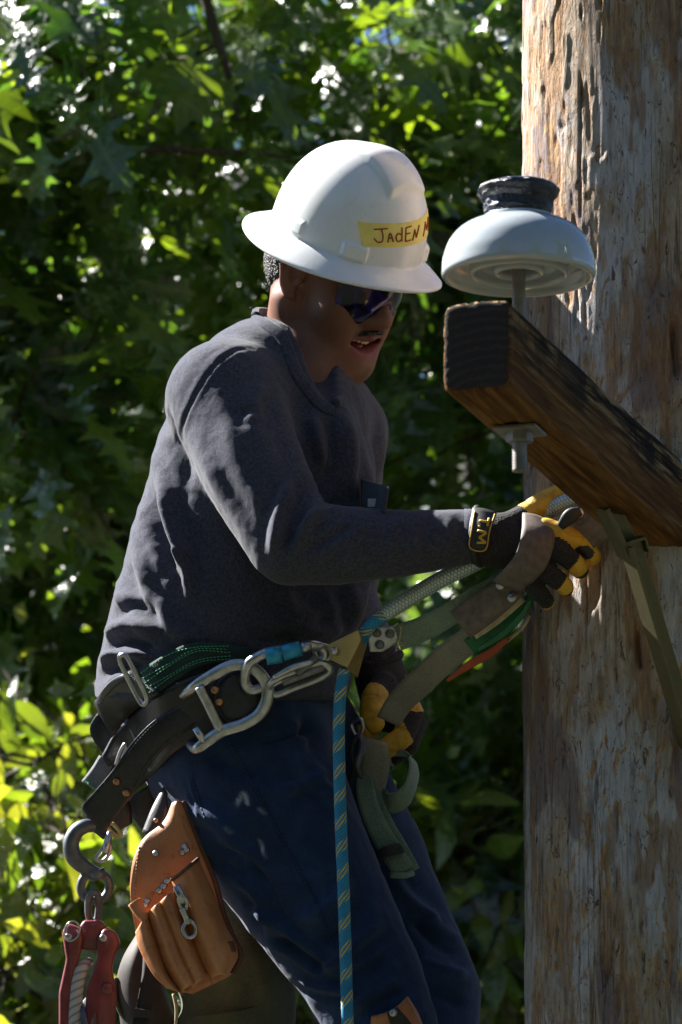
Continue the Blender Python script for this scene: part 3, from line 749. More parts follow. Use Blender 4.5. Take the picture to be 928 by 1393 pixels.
# nearest oak: its boughs fill the top left behind the hard hat
oak1 = tree('oak_tree', 'broadleaf oak with sunlit lobed leaves filling the upper left, behind the white hard hat', 'tree', 'oaks behind the lineman', (-2.6, 4.6, 0),
     [clump_px(60, 120, 3.2, (.5, .5, .45)), clump_px(330, 90, 3.4, (.5, .5, .4)), clump_px(600, 60, 3.7, (.45, .5, .4)), clump_px(180, 330, 3.9, (.5, .5, .4)), clump_px(-200, 250, 3.5, (.35, .4, .4)), clump_px(20, 560, 3.3, (.35, .35, .4))] +
     clumps_rand(5, (-2.4, .2), (4.8, 6.2), (4.2, 5.5), (.45, .7)), 3700, 'oak', 'oak_leaf', trunk_top=(-2.0, 4.9, 5.6))
tree('oak_tree', 'broadleaf oak in deep shade behind the charcoal shirt, lower left half of the picture', 'tree', 'oaks behind the lineman', (-1.2, 5.6, 0),
     [clump_px(100, 640, 3.9, (.5, .4, .45)), clump_px(60, 850, 4.2, (.5, .4, .4)), clump_px(350, 420, 4.4, (.5, .5, .4)), clump_px(-150, 800, 3.9, (.5, .4, .5)), clump_px(330, 900, 4.6, (.6, .4, .5))] +
     clumps_rand(6, (-2.0, .9), (5.2, 6.8), (2.8, 5.2), (.45, .7)), 3700, 'oak', 'oak_leaf', trunk_top=(-.9, 5.8, 6.2))
tree('oak_tree', 'broadleaf oak whose dark leaves show between the lineman and the wooden pole', 'tree', 'oaks behind the lineman', (1.1, 5.2, 0),
     [clump_px(620, 300, 3.6, (.35, .4, .4)), clump_px(640, 560, 3.7, (.4, .4, .4)), clump_px(640, 960, 3.8, (.35, .4, .4)), clump_px(680, 1130, 3.6, (.4, .4, .35)), clump_px(1000, 200, 3.6, (.5, .5, .5)), clump_px(1050, 800, 3.6, (.5, .5, .6))] +
     clumps_rand(6, (-.3, 2.6), (4.8, 6.4), (3.2, 5.4), (.45, .7)), 3700, 'oak', 'oak_leaf', trunk_top=(1.3, 5.4, 5.8))
for pts_, r_ in (([(262, -60, 3.0), (284, 10, 3.0), (300, 55, 2.98), (314, 100, 3.0), (322, 150, 3.1)], (.011, .004)), ([(120, 215, 3.15), (190, 207, 3.1), (250, 202, 3.1), (330, 206, 3.1), (395, 214, 3.2)], (.008, .003)), ([(300, 55, 2.98), (250, 78, 3.02), (205, 82, 3.1)], (.005, .002)), ([(0, 40, 3.1), (60, 70, 3.05), (130, 110, 3.1), (160, 150, 3.2)], (.006, .002))):
    q_ = catmull(VS(pts_), 24); q_ = q_ + .006 * np.stack([vnoise(q_ * 9, 90 + i_) for i_ in range(3)], 1)
    part('branch', tube(q_, np.linspace(r_[0], r_[1], 24), 8, seg=0), M['bark'], oak1)
# thin young trees and shrubs low on the left and under the boots, in the sun
tree('leafy_shrub', 'sunlit narrow-leaved shrub in the lower left corner behind the red pulley block', 'shrub', 'shrubs below the lineman', (-.9, 3.9, 0),
     [clump_px(60, 1150, 3.0, (.32, .3, .22)), clump_px(30, 1330, 2.9, (.3, .3, .22)), clump_px(210, 1400, 3.1, (.35, .3, .2)), clump_px(-180, 1250, 3.0, (.4, .3, .35)), clump_px(120, 1500, 2.8, (.5, .3, .3)), clump_px(70, 1020, 3.3, (.28, .3, .2))], 1500, 'oval', 'shrub_leaf', size=(.05, .12), trunk_r=.04, droop=.7, trunk_top=(-.55, 3.8, 3.9))
tree('leafy_shrub', 'dim leafy shrub seen between the blue jeans and the foot of the pole', 'shrub', 'shrubs below the lineman', (.35, 4.6, 0),
     [clump_px(620, 1180, 3.5, (.35, .3, .25)), clump_px(690, 1300, 3.4, (.35, .3, .25)), clump_px(420, 1380, 3.4, (.4, .3, .2)), clump_px(850, 1400, 3.5, (.5, .3, .4)), clump_px(600, 1500, 3.4, (.5, .3, .3))], 1300, 'oval', 'shrub_leaf', size=(.05, .12), trunk_r=.04, droop=.7, trunk_top=(.3, 4.5, 3.7))
# the wood behind reads as one mass
n = 15000; pos = np.stack([RNG.uniform(-6, 6, n), RNG.uniform(7.0, 10.0, n), RNG.uniform(1.5, 9.0, n)], 1)
cl = fbm(pos * np.array([.9, .9, .9]), 2, 3) > -.12; pos = pos[cl]; t_, s_, u_ = leaf_frames(len(pos), np.repeat([[0, -.5, 0]], len(pos), 0), .5)
gm = leaf_mass('oak', pos, t_, s_, u_, RNG.uniform(.16, .26, len(pos)))
o = part('woodland', gm[:3], M['oak_leaf'], None, space='world', tint=gm[3]); tag(o, 'dark mass of woodland leaves farther back behind the nearer oaks', 'woodland', kind='stuff')

# tall woods standing behind and beside the photographer, which shade the low sky
n = 16000; th_ = RNG.uniform(math.radians(-205), math.radians(25), n); rr_ = RNG.uniform(17, 24, n); hh_ = RNG.uniform(0, 1, n) ** .8 * (13 + 5 * np.sin(th_ * 5) + 2 * np.sin(th_ * 13))
pos = np.stack([rr_ * np.cos(th_), -12 + rr_ * np.sin(th_), hh_], 1); t_, s_, u_ = leaf_frames(n, np.zeros((n, 3)), .4)
gm = leaf_mass('oval', pos, t_, s_, u_, RNG.uniform(1.2, 2.2, n))
o = part('woodland', gm[:3], M['oak_leaf'], None, space='world', tint=gm[3]); tag(o, 'tall wood around the clearing behind the photographer', 'woodland', kind='stuff')

# ---------------------------------------------------------------- utility pole
PX, PD = 884.0, -.08
pole_c = P(PX, 696, PD); POLER = .170
def make_pole():
    zt = pole_c[2]; zs = np.concatenate([np.linspace(0, zt - 1.1, 60, endpoint=False), np.linspace(zt - 1.1, zt + 1.1, 760), np.linspace(zt + 1.1, zt + 5.2, 60)[1:]])
    n = 420; th = np.arange(n) / n * 2 * math.pi; Z, TH = np.meshgrid(zs, th, indexing='ij'); z = Z.ravel(); a = TH.ravel()
    R = POLER * (1 - .012 * (z - zt)); cx, cy = np.cos(a), np.sin(a)
    q = np.stack([cx * R, cy * R, z], 1)
    d = .004 * fbm(q * [5, 5, 1.2], 3, 1) 
    chips = fbm(q * [55, 55, 9], 3, 5); chip = np.clip((chips - .12) / .1, 0, 1)          # torn-out chips: step down
    strands = fbm(q * [120, 120, 6], 2, 9); d = d + .0009 * strands - .0022 * chip
    shag = np.clip((fbm(q * [34, 34, 13], 3, 11) - .16) / .12, 0, 1); d += .0016 * shag
    ck = fbm(q * [30, 30, 1.4], 2, 21); d -= .0035 * np.exp(-(ck / .012) ** 2)
    tn = np.clip(chip * 1.0 - .1, 0, 1)
    # one open check right of the crossarm's top, one by the brace
    for (px, y1, y2, w) in ((921, 425, 505, .004), (866, 875, 925, .003)):
        p1 = P(px, (y1 + y2) / 2, PD - .15); ax = math.atan2(-math.sqrt(max(POLER ** 2 - (p1[0] - pole_c[0]) ** 2, 0)), p1[0] - pole_c[0]) % (2 * math.pi)
        dz = (z - p1[2]) / ((y2 - y1) / 2000.); da = ((a - ax + math.pi) % (2 * math.pi) - math.pi) * POLER - .002 * np.sin(z * 60)
        d -= .02 * np.exp(-(da / w) ** 2) * np.clip(1.3 - dz ** 2, 0, 1)
    R = R + d; v = np.stack([pole_c[0] + cx * R, pole_c[1] + cy * R, z], 1)
    m = len(zs); i = np.arange(m - 1)[:, None] * n; j = np.arange(n)[None]; j2 = (j + 1) % n
    f = np.stack([i + j, i + j2, i + n + j2, i + n + j], -1).reshape(-1, 4)
    o = part('utility_pole', (v, f), M['pole'], None, space='world', tint=np.stack([tn] * 3, 1))
    tag(o, 'thick weathered round wooden utility pole, grey with torn orange-brown grain, filling the right edge', 'utility pole'); return o
pole = make_pole()

# ---------------------------------------------------------------- crossarm
ADIR = math.radians(17.0); ca_d = -1.04
arm_o = P(649, 471, ca_d); AW, AH, AL = .088, .115, 2.3
def make_arm():
    rt = bpy.data.objects.new('crossarm', None); COL.objects.link(rt); rt.location = Vector(arm_o); rt.rotation_euler = (0, 0, math.radians(90) - ADIR); ROOTLOC[rt.name] = np.zeros(3)
    tag(rt, 'square-sawn brown wooden crossarm bolted across the pole, dark end grain facing left', 'crossarm')
    # section: rounded rectangle
    sec = []; rr = .012
    for cx, cz, a0 in ((1, 1, 0), (-1, 1, 90), (-1, -1, 180), (1, -1, 270)):
        for k in range(5):
            a = math.radians(a0 + k * 22.5); sec.append((cx * (AW / 2 - rr) + rr * math.cos(a), cz * (AH / 2 - rr) + rr * math.sin(a)))
    sec = np.array(sec + [sec[0]]); L = np.concatenate([[0], np.cumsum(np.linalg.norm(np.diff(sec, axis=0), axis=1))]); n = 110
    s = np.linspace(0, L[-1], n, endpoint=False); sy = np.interp(s, L, sec[:, 0]); sz = np.interp(s, L, sec[:, 1])
    xs = np.concatenate([[0, .002, .005], np.linspace(.01, 1.1, 330), np.linspace(1.1, AL, 60)[1:]])
    X, I = np.meshgrid(xs, np.arange(n), indexing='ij'); sh = 1 - np.clip((.005 - X) / .005, 0, 1) ** 2 * .06
    y, z = sy[I] * sh, sz[I] * sh; q = np.stack([X.ravel(), y.ravel(), z.ravel()], 1)
    nn = norm(np.stack([0 * X.ravel(), np.sign(q[:, 1]) * np.clip(np.abs(q[:, 1]) - AW / 2 + rr, 0, 1), np.sign(q[:, 2]) * np.clip(np.abs(q[:, 2]) - AH / 2 + rr, 0, 1)], 1))
    d = .0022 * fbm(q * [3, 22, 22], 3, 31) + .0009 * fbm(q * [7, 160, 160], 2, 33) - .002 * np.exp(-(fbm(q * [1.6, 45, 45], 2, 35) / .03) ** 2)
    jag = .0016 * fbm(q * [10, 90, 90], 2, 36) * np.clip(1 - q[:, 0] / .012, 0, 1)
    v = q + nn * (d + jag)[:, None]; m = len(xs); i = np.arange(m - 1)[:, None] * n; j = np.arange(n)[None]; j2 = (j + 1) % n
    f = np.stack([i + j, i + j2, i + n + j2, i + n + j], -1).reshape(-1, 4)
    me = make_mesh('beam', v, f[:, ::-1], M['arm']); ob = bpy.data.objects.new('beam', me); COL.objects.link(ob); ob.parent = rt
    # end grain face: polar grid that meets the first ring
    ring = v[:n]; c = ring.mean(0); k = 26; tt = np.linspace(0, 1, k); ev = (c + (ring - c)[None] * tt[:, None, None]); 
    ev[..., 0] -= .0016 * np.sqrt(np.clip(1 - tt ** 6, 0, 1))[:, None]
    ev = ev.reshape(-1, 3); pr = ev * [0, 1, 1]; rad = np.hypot(pr[:, 1] - .0, pr[:, 2] + .13); ev[:, 0] += .00008 * np.sin(rad * 570) * np.clip(1 - np.repeat(tt, n) ** 8, 0, 1) + .0005 * fbm(ev * [1, 300, 300], 2, 41)
    i = np.arange(k - 1)[:, None] * n; f = np.stack([i + j, i + j2, i + n + j2, i + n + j], -1).reshape(-1, 4)
    me = make_mesh('end_grain', ev, f, M['endgrain']); ob = bpy.data.objects.new('end_grain', me); COL.objects.link(ob); ob.parent = rt
    for x, zz in ((.35, .0), (1.0, 0.)):
        pass
    return rt
make_arm()
adir = np.array([math.sin(ADIR), math.cos(ADIR), 0])
def armpt(t, y=0, z=0):     # t along, y across (towards the left/back), z up, world
    return arm_o + adir * t + np.array([-math.cos(ADIR), math.sin(ADIR), 0]) * y + np.array([0, 0, z])

# ---------------------------------------------------------------- pin insulator on the crossarm
ip = to_view(armpt(.175, 0, 0)); 
# slide along the beam until the pin stands at x = 706 px
for _ in range(6):
    xx, _y = topx(ip); tcur = locals().get('tcur', .175) + (706.5 - float(xx)) / 1000 / math.sin(ADIR); ip = to_view(armpt(tcur, 0, 0))
PINB = ip + VUP * (AH / 2)
bell_z = .101                               # rim height above the beam's top... from the picture
ins = thing('pin_insulator', PINB, 'grey-white porcelain bell insulator with black-taped neck, standing on its steel pin on the crossarm end', 'insulator')
def I(h): return PINB + VUP * h
rim = .082
prof = [(0, rim + .083), (.040, rim + .083), (.045, rim + .079), (.046, rim + .0755), (.060, rim + .073), (.076, rim + .063), (.088, rim + .047), (.0945, rim + .028), (.0963, rim + .012), (.0962, rim + .004), (.0940, rim), (.0895, rim - .0008), (.0868, rim + .002), (.0845, rim + .010),
        (.078, rim + .018), (.066, rim + .020), (.0625, rim + .016), (.0615, rim + .006), (.060, rim + .002), (.0575, rim + .002), (.0555, rim + .006), (.054, rim + .018), (.046, rim + .026), (.036, rim + .026), (.033, rim + .02), (.032, rim + .008), (.030, rim + .004), (.027, rim + .004), (.0245, rim + .009), (.0225, rim + .03), (0, rim + .034)]
prof = np.array(prof); prof[:, 1] = rim + (prof[:, 1] - rim) * np.where(prof[:, 1] > rim, .97, 1); prof[:, 0] *= 1.015; pc = catmull(prof, 120); pc[:, 0] = np.maximum(pc[:, 0], 0)
part('bell', revolve(pc, 96, VUP, PINB), M['porcelain'], ins)
# taped neck: lapped rounds of tape
def wrapgeo():
    hs = np.linspace(rim + .070, rim + .122, 40); n = 90; th = np.arange(n) / n * 2 * math.pi; rows = []
    for h in hs:
        k = (h - rim - .070) / .052; b = .0385 + .0105 * min(k / .75, 1) ** 1.3 - .003 * math.exp(-((k - .55) / .12) ** 2) + .002 * math.exp(-((k - .85) / .08) ** 2) - .008 * max(0, (k - .9) / .1) ** 2
        rows.append(np.full(n, b))
    R = np.array(rows); H, TH = np.meshgrid(hs, th, indexing='ij')
    lap = ((H - rim) / .009 + TH / 2 / math.pi + .35 * np.sin(TH * 2)) % 1.0
    q = np.stack([np.cos(TH).ravel() * .04, np.sin(TH).ravel() * .04, H.ravel()], 1)
    R = R + .0016 * lap + (.0035 * fbm(q * 45, 3, 51) + .0015 * fbm(q * 160, 2, 52)).reshape(R.shape)
    a = norm(np.cross(VUP, [0, 0, 1.0])); b_ = np.cross(VUP, a)
    v = PINB + (R * np.cos(TH))[..., None] * a + (R * np.sin(TH))[..., None] * b_ + H[..., None] * VUP
    m = len(hs); f = [(i * n + j, i * n + (j + 1) % n, (i + 1) * n + (j + 1) % n, (i + 1) * n + j) for i in range(m - 1) for j in range(n)]
    v = v.reshape(-1, 3); top = I(rim + .118); v = np.vstack([v, top]); f += [((m - 1) * n + j, (m - 1) * n + (j + 1) % n, len(v) - 1) for j in range(n)]
    return v, f
part('tape_wrap', wrapgeo(), M['wrap'], ins)
part('pin', tube([I(rim + .03), I(.012), I(-AH - .052)], .0085, 20), M['galv'], ins)
part('collar', revolve([(0, .012), (.016, .012), (.02, .008), (.022, .002), (0, .002)], 28, VUP, PINB), M['galv'], ins)
u1 = norm(np.cross(VUP, [0, 0, 1.0])); u2 = np.cross(VUP, u1); aa = norm(u1 + u2 * .3); bb = np.cross(VUP, aa)
part('square_washer', boxg(I(-AH - .004), [aa, bb, VUP], (.028, .028, .002), .0008), M['galv'], ins, smooth=False)
part('nut', hexnut(I(-AH - .006), -VUP, .0175, .013), M['galv'], ins, smooth=False)
th = [(.0088 + (.0009 if k % 2 else -.0003), -.002 * k) for k in range(20)]
part('bolt_end', revolve([(0, 0)] + th + [(0, -.04)], 20, VUP, I(-AH - .018)), M['galv'], ins)

# ---------------------------------------------------------------- crossarm brace (steel angle)
bt = to_view(armpt(.63, -.0, -AH / 2)); 
A0 = V(846, 740, -.43); A1 = V(948, 1085, -.30); T = norm(A1 - A0); S = norm(np.cross(T, [0, 0, -1.0])); S = S if S[0] > 0 else -S
S = norm(S + np.array([0, 0, .55])); Nn = norm(np.cross(T, S)); Nn = Nn if Nn[2] < 0 else -Nn
br = thing('crossarm_brace', A0, 'dull galvanised steel angle brace running from under the crossarm down the pole to the right', 'brace')
Lb = np.linalg.norm(A1 - A0); mid = (A0 + A1) / 2
part('flat_leg', boxg(mid + S * .0145, [T, S, Nn], (Lb / 2, .0145, .0022), .0008), M['olive_steel'], br, smooth=False)
part('upright_leg', boxg(mid + Nn * .013 - S * .0015, [T, S, Nn], (Lb / 2, .0022, .0145), .0008), M['olive_steel'], br, smooth=False)
part('end_lip', boxg(A0 + S * .016 + Nn * .006 - T * .002, [T, S, Nn], (.0022, .015, .006), .0006), M['olive_steel'], br, smooth=False)
part('end_lip', boxg(A0 + S * .032 + Nn * .003 + T * .01, [T, S, Nn], (.010, .0018, .006), .0006), M['olive_steel'], br, smooth=False)
B0 = V(818, 690, -.47); B1 = A0 + T * .02; Tb = norm(B1 - B0); Sb = norm(np.cross(Tb, Nn))
part('hanger_strap', boxg((B0 + B1) / 2, [Tb, Sb, Nn], (np.linalg.norm(B1 - B0) / 2, .0035, .015), .0008), M['olive_steel'], br, smooth=False)
part('hanger_plate', boxg((B0 + B1) / 2 + S * .016 - Nn * .011, [Tb, Sb, Nn], (np.linalg.norm(B1 - B0) / 2 - .002, .016, .0018), .0006), M['olive_steel'], br, smooth=False)
part('bolt_head', hexnut(A0 + T * .035 + S * .013 + Nn * .002, Nn, .004, .004), M['olive_steel'], br, smooth=False)
# ================================================================ the lineman
HC = V(454, 370, .09)                                        # between the ears
HU = norm([.286, .901, -.326]); HF = np.array([.69, -.43, -.575]); HF = norm(HF - HU * (HF @ HU)); HR = -np.cross(HF, HU)
if HR[2] > 0: HR = -HR
def H(f, u, r): return HC + HF * f + HU * u + HR * r
HAX = np.array([HF, HU, HR])
person = thing('person', V(520, 1900, -.25), 'lineman in charcoal long-sleeved shirt, yellow-black gloves and blue jeans, leaning back from the pole', 'person')

# ---- body: head, neck, shoulders, trunk, arms and legs as one surface
b = Solid()
b.ell(H(-.012, .045, 0), (.098, .098, .078), HAX, .02)
b.ell(H(.028, -.028, 0), (.060, .085, .060), HAX, .03)
for s in (1, -1):
    b.loft([H(-.012, -.045, .060 * s), H(-.002, -.072, .052 * s), H(.045, -.098, .034 * s), H(.076, -.104, .008 * s)], [.018, .020, .021, .020], k=.03)
    b.ell(H(.060, -.022, .040 * s), (.022, .022, .024), HAX, .03)         # cheekbone
    b.ell(H(.055, -.060, .038 * s), (.028, .03, .018), HAX, .03)
    b.loft([H(.082, .026, .015 * s), H(.074, .028, .045 * s)], [.011, .010], k=.02)   # brow
    b.ell(H(.088, .006, .032 * s), (.016, .013, .017), HAX, .012, sub=True)   # socket
    b.ell(H(.073, .006, .031 * s), (.0125, .0125, .0125), HAX, .003)          # eye
    b.ell(H(.095, -.030, .0165 * s), (.011, .0090, .0090), HAX, .008)         # nostril wing
    b.ell(H(.106, -.0375, .0075 * s), (.0055, .005, .0035), HAX, .003, sub=True)
b.ell(H(.062, -.055, 0), (.030, .040, .042), HAX, .02)                        # muzzle
b.ell(H(.070, -.098, 0), (.024, .024, .031), HAX, .03)                        # chin
b.loft([H(.086, .018, 0), H(.096, -.006, 0), H(.105, -.022, 0)], [.009, .0105, .0135], k=.012)
b.ell(H(.103, -.027, 0), (.013, .011, .015), HAX, .01)
# open, smiling mouth: cut, then lips round it
b.ell(H(.096, -.069, 0), (.024, .0085, .022), HAX, .003, sub=True)
for s in (1, -1): b.ell(H(.082, -.0645, .020 * s), (.016, .0055, .012), HAX, .003, sub=True)
b.loft([H(.064, -.0565, .034), H(.086, -.0565, .017), H(.0955, -.0555, 0), H(.086, -.0565, -.017), H(.064, -.0565, -.034)], [.003, .0048, .0055, .0048, .003], k=.005)
b.loft([H(.064, -.059, .033), H(.083, -.0795, .016), H(.091, -.0845, 0), H(.083, -.0795, -.016), H(.064, -.059, -.033)], [.003, .0058, .0068, .0058, .003], k=.006)
# ears
for s in (1, -1):
    EX = np.array([norm(HF * .9 - HR * s * .42 - HU * .12), norm(HU + HF * -.12), norm(HR * s + HF * .42)]); ec = H(-.002, -.003, .080 * s)
    def E(a, c, e=0): return ec + EX[0] * a + EX[1] * c + EX[2] * e
    b.ell(ec, (.016, .028, .0045), EX, .006)
    b.loft([E(.010, .010), E(.007, .027), E(-.006, .032), E(-.017, .024), E(-.019, .006), E(-.013, -.014), E(-.003, -.026), E(.006, -.027)], [.0028, .0034, .0038, .004, .004, .0042, .0055, .004], k=.005)
    b.ell(E(.001, .002, .006), (.0085, .013, .006), EX, .005, sub=True)
    b.loft([E(-.006, .020, .003), E(-.008, .002, .003), E(-.003, -.010, .003)], .0024, k=.004)
    b.ell(E(.011, -.002, .003), (.004, .005, .003), EX, .004)
# neck (sternomastoid on the near side) and Adam's apple
NB = V(408, 505, .085)
b.loft([H(-.035, -.02, 0), (H(-.03, -.06, 0) + NB) / 2, NB], [.052, .053, .062], k=.03)
b.loft([H(-.025, -.052, .058), V(425, 480, .05), V(440, 540, .02)], [.008, .008, .008], k=.02)
# trunk and limbs inside the clothes
b.loft([V(400, 520, .08), V(370, 620, .07), V(330, 800, .05), V(310, 930, .04), V(315, 1000, .03)], [.07, .10, .10, .10, .10], [.06, .08, .085, .09, .085], [.57, -.08, .82], k=.03)
b.loft([NB + [0, -.045, 0], V(330, 545, -.05), V(400, 733, -.20), V(560, 738, -.235), V(650, 730, -.24)], [.04, .045, .038, .03, .026], k=.03)
b.loft([NB + [0,-.03,0], V(470, 590, .17), V(468, 800, .22), V(512, 905, .12)], [.03, .03, .030, .026], k=.03)
b.loft([V(320, 1010, .0), V(405, 1200, -.06), V(505, 1395, -.12), V(500, 1640, -.05), V(520, 1830, -.1)], [.08, .07, .048, .038, .032], k=.03)
b.loft([V(380, 1010, .10), V(480, 1200, .10), V(590, 1390, .08), V(610, 1640, .06), V(620, 1830, .04)], [.07, .062, .045, .036, .03], k=.03)
def body_mesh():
    """coarse for the hidden trunk and limbs, fine for head and neck, welded by evaluating the same solid"""
    v, f = b.mesh(.0034)
    return v, f
bv, bf = body_mesh(); bv = relax(bv, bf, 1, .35)
def headloc(v): q = v - HC; return q @ HF, q @ HU, q @ HR
lf, lu, lr = headloc(bv)
skin = np.tile(np.array([[.19, .086, .055]]), (len(bv), 1)); 
mx, my = np.abs(lr), lu
lip = ((lu < -.050) & (lu > -.0905) & (np.abs(lr) < .031) & (lf > .066)).astype(float) * np.clip((.0195 - np.abs(lu + .069) + (-.18 * (np.abs(lr)))) / .004, 0, 1)
inn = (lip > 0) & (np.abs(lu + .068) < .008) & (lf < .088)
skin = skin * (1 - lip[:, None]) + np.array([.20, .06, .055]) * lip[:, None]
skin[inn] = (.12, .02, .02)
mo = np.clip((.0065 - np.abs(lu + .0465 + .16 * np.abs(lr))) / .003, 0, 1) * (lf > .07) * (np.abs(lr) < .032) * .6
ch = np.clip((.012 - np.hypot(lu + .104, lr)) / .008, 0, 1) * (lf > .08) * .35
skin = skin * (1 - (mo + ch)[:, None]) + np.array([.02, .014, .012]) * (mo + ch)[:, None]
body = part('body', (bv, bf), M['skin'], person, tint=skin); mkbvh('body', bv, bf)
mst = Solid()
for s_ in (1, -1): mst.loft([H(.1010, -.0455, .003 * s_), H(.0985, -.0470, .014 * s_), H(.0880, -.0540, .027 * s_)], [.0026, .0032, .0026], k=.004)
mv, mf = mst.mesh(.0016); mn = vnormals(mv, mf); mv = mv + mn * (.0008 * vnoise(mv * 700, 6))[:, None]
part('moustache', (mv, mf), M['hair'], person)
# teeth: a curved row seen under the upper lip
tg = []
for k in range(-5, 6):
    a = k * .0052; tg.append(boxg(H(.0885 - abs(k) ** 1.7 * .0011, -.0640 + abs(k) * .0004, a), HAX, (.0025, .0036 - .0003 * abs(k), .0024), .0007))
part('teeth', join(*tg), M['teeth'], person)
part('tongue', tube([H(.06, -.074, 0), H(.078, -.0745, 0), H(.084, -.0755, 0)], [.012, .010, .004], 12, flat=(HU, .4)), plain('tongue', (.33, .07, .07), .4), person)
# hair: close-cropped cap behind and above the ear
h = Solid(); h.ell(H(-.016, .045, 0), (.0985, .101, .081), HAX, .01); h.ell(H(-.05, -.018, 0), (.048, .048, .058), HAX, .03)
h.ell(H(.085, .02, 0), (.085, .12, .13), HAX, .006, sub=True); h.ell(H(.0, -.012, .09), (.030, .040, .03), HAX, .006, sub=True); h.ell(H(.0, -.012, -.09), (.030, .040, .03), HAX, .006, sub=True)
hv, hf = h.mesh(.003); nn = vnormals(hv, hf); hv = hv + nn * (.0016 * vnoise(hv * 330, 3) + .0008 * vnoise(hv * 700, 5))[:, None]
part('hair', (hv, hf), M['hair'], person)
# thin chain at the collar
cp = oncurve([(447, 515), (445, 524), (443, 533)], 'body', .0015, 9)
part('neck_chain', tube(cp, .0016, 6, seg=0), M['gold'], person)

# ---- shirt
TW = [.57, -.08, .82]
s = Solid()
tor = [(300, 935, .03), (316, 870, .035), (328, 800, .04), (345, 720, .05), (360, 640, .06), (366, 580, .07), (374, 530, .075), (378, 490, .085)]
s.loft(VS(tor), [.180, .188, .182, .175, .170, .160, .130, .08], [.165, .162, .155, .148, .142, .128, .10, .065], TW, k=.02)
s.loft(VS([(385, 505, .075), (335, 522, .0), (306, 550, -.06)]), [.050, .066, .073], k=.04)
s.loft(VS([(410, 510, .09), (455, 560, .16), (470, 590, .18)]), [.045, .052, .054], k=.04)
s.loft(VS([(305, 540, -.06), (345, 640, -.14), (396, 735, -.20), (455, 742, -.215), (560, 738, -.235), (650, 729, -.24)]), [.077, .070, .060, .053, .043, .036], k=.022)
s.loft(VS([(476, 585, .18), (470, 700, .22), (468, 810, .22), (488, 860, .18), (510, 893, .13)]), [.050, .048, .046, .042, .036], k=.02)
s.loft(VS([(440, 600, -.02), (460, 700, -.0), (450, 800, .0)]), [.05, .055, .05], k=.04)       # loose chest front
s.ell(V(290, 1552, .03), (.8, .615, .8), None, .01, sub=True)
# openings: neck
s.ell(V(410, 462, .085), (.062, .052, .066), None, .01, sub=True)
s.loft([V(425, 470, .03), V(450, 530, -.03)], [.036, .016], k=.008, sub=True)
sv, sf = s.mesh(.0036); sv = relax(sv, sf, 2)
ARM = (-9, -.045); TR = (-.125, 9)
F = [
 # sleeve seam over the shoulder
 ([(345, 474), (318, 478), (288, 503), (265, 540), (250, 575), (247, 608)], -.0016, 2.4),
 ([(339, 470), (313, 473), (282, 497), (259, 535), (244, 572), (240, 600)], .0004, 3),
 # collar seam
 # sleeve: soft long folds and the elbow crush
 ([(300, 560), (330, 640), (372, 720)], .0035, 14, *ARM), ([(345, 540), (385, 610), (402, 690)], -.004, 16, *ARM), ([(262, 600), (300, 670), (345, 735)], .003, 10, *ARM),
 ([(400, 640), (378, 700), (372, 765)], .007, 9, *ARM), ([(420, 660), (402, 705), (392, 750)], -.006, 9, *ARM), ([(446, 668), (420, 712), (388, 768)], .006, 8, *ARM),
 ([(470, 690), (440, 700), (405, 722)], .005, 7, *ARM), ([(480, 712), (450, 728), (418, 752)], -.005, 8, *ARM), ([(500, 700), (480, 735), (470, 775)], .0035, 9, *ARM),
 ([(540, 700), (530, 730), (535, 770)], .003, 9, *ARM), ([(585, 700), (575, 730), (580, 765)], -.003, 8, *ARM), ([(610, 698), (612, 730), (605, 762)], .003, 7, *ARM), ([(520, 760), (570, 766), (630, 758)], -.003, 9, *ARM),
 ([(352, 566), (340, 560), (322, 562)], -.003, 6, *ARM), ([(360, 520), (345, 545), (352, 580)], .004, 12, *ARM),
 # underarm and back
 ([(228, 545), (236, 590), (252, 630), (262, 670)], -.006, 9, -.1, 9), ([(205, 600), (222, 650), (240, 700)], .005, 12), ([(200, 650), (215, 720), (238, 775), (244, 800)], -.009, 9), ([(222, 660), (236, 720), (250, 770), (262, 820)], .010, 9), 
 ([(250, 745), (238, 770), (236, 795)], .006, 7), ([(262, 700), (285, 770), (300, 840)], -.006, 13, -.13, 9), ([(180, 700), (190, 750), (205, 810)], .005, 12), ([(168, 760), (180, 800), (200, 830)], -.006, 10),
 ([(300, 700), (330, 790), (350, 870)], .005, 14, -.13, 9), ([(215, 810), (232, 850), (270, 880)], .006, 10), ([(245, 830), (280, 870), (330, 890)], -.006, 10, -.14, 9),
 # bunching above the belt
 ([(140, 860), (180, 850), (225, 862)], .008, 8), ([(138, 880), (175, 872), (215, 885)], -.008, 7), ([(134, 900), (170, 890), (205, 893)], .009, 7), ([(150, 835), (185, 825), (220, 838)], -.006, 8), ([(130, 925), (160, 908), (200, 905)], -.006, 7), ([(230, 870), (280, 882), (350, 875)], .007, 9, -.14, 9), ([(300, 850), (360, 868), (420, 858)], -.006, 10, -.14, 9), ([(380, 840), (430, 862), (475, 850)], .006, 9, -.14, 9),
 # chest
 ([(448, 560), (452, 610), (440, 665)], -.006, 9, -.125, 9), ([(470, 560), (478, 620), (470, 680)], .005, 9, -.125, 9), ([(495, 570), (500, 620), (492, 680)], -.004, 8, -.125, 9), ([(425, 560), (432, 600), (445, 640)], .006, 9, -.125, 9),
 ([(515, 560), (520, 600), (515, 650)], .003, 7, -.125, 9), ([(380, 800), (400, 830), (440, 850)], .006, 12, -.13, 9), ([(455, 790), (470, 830), (468, 870)], -.005, 10, -.13, 9),
]
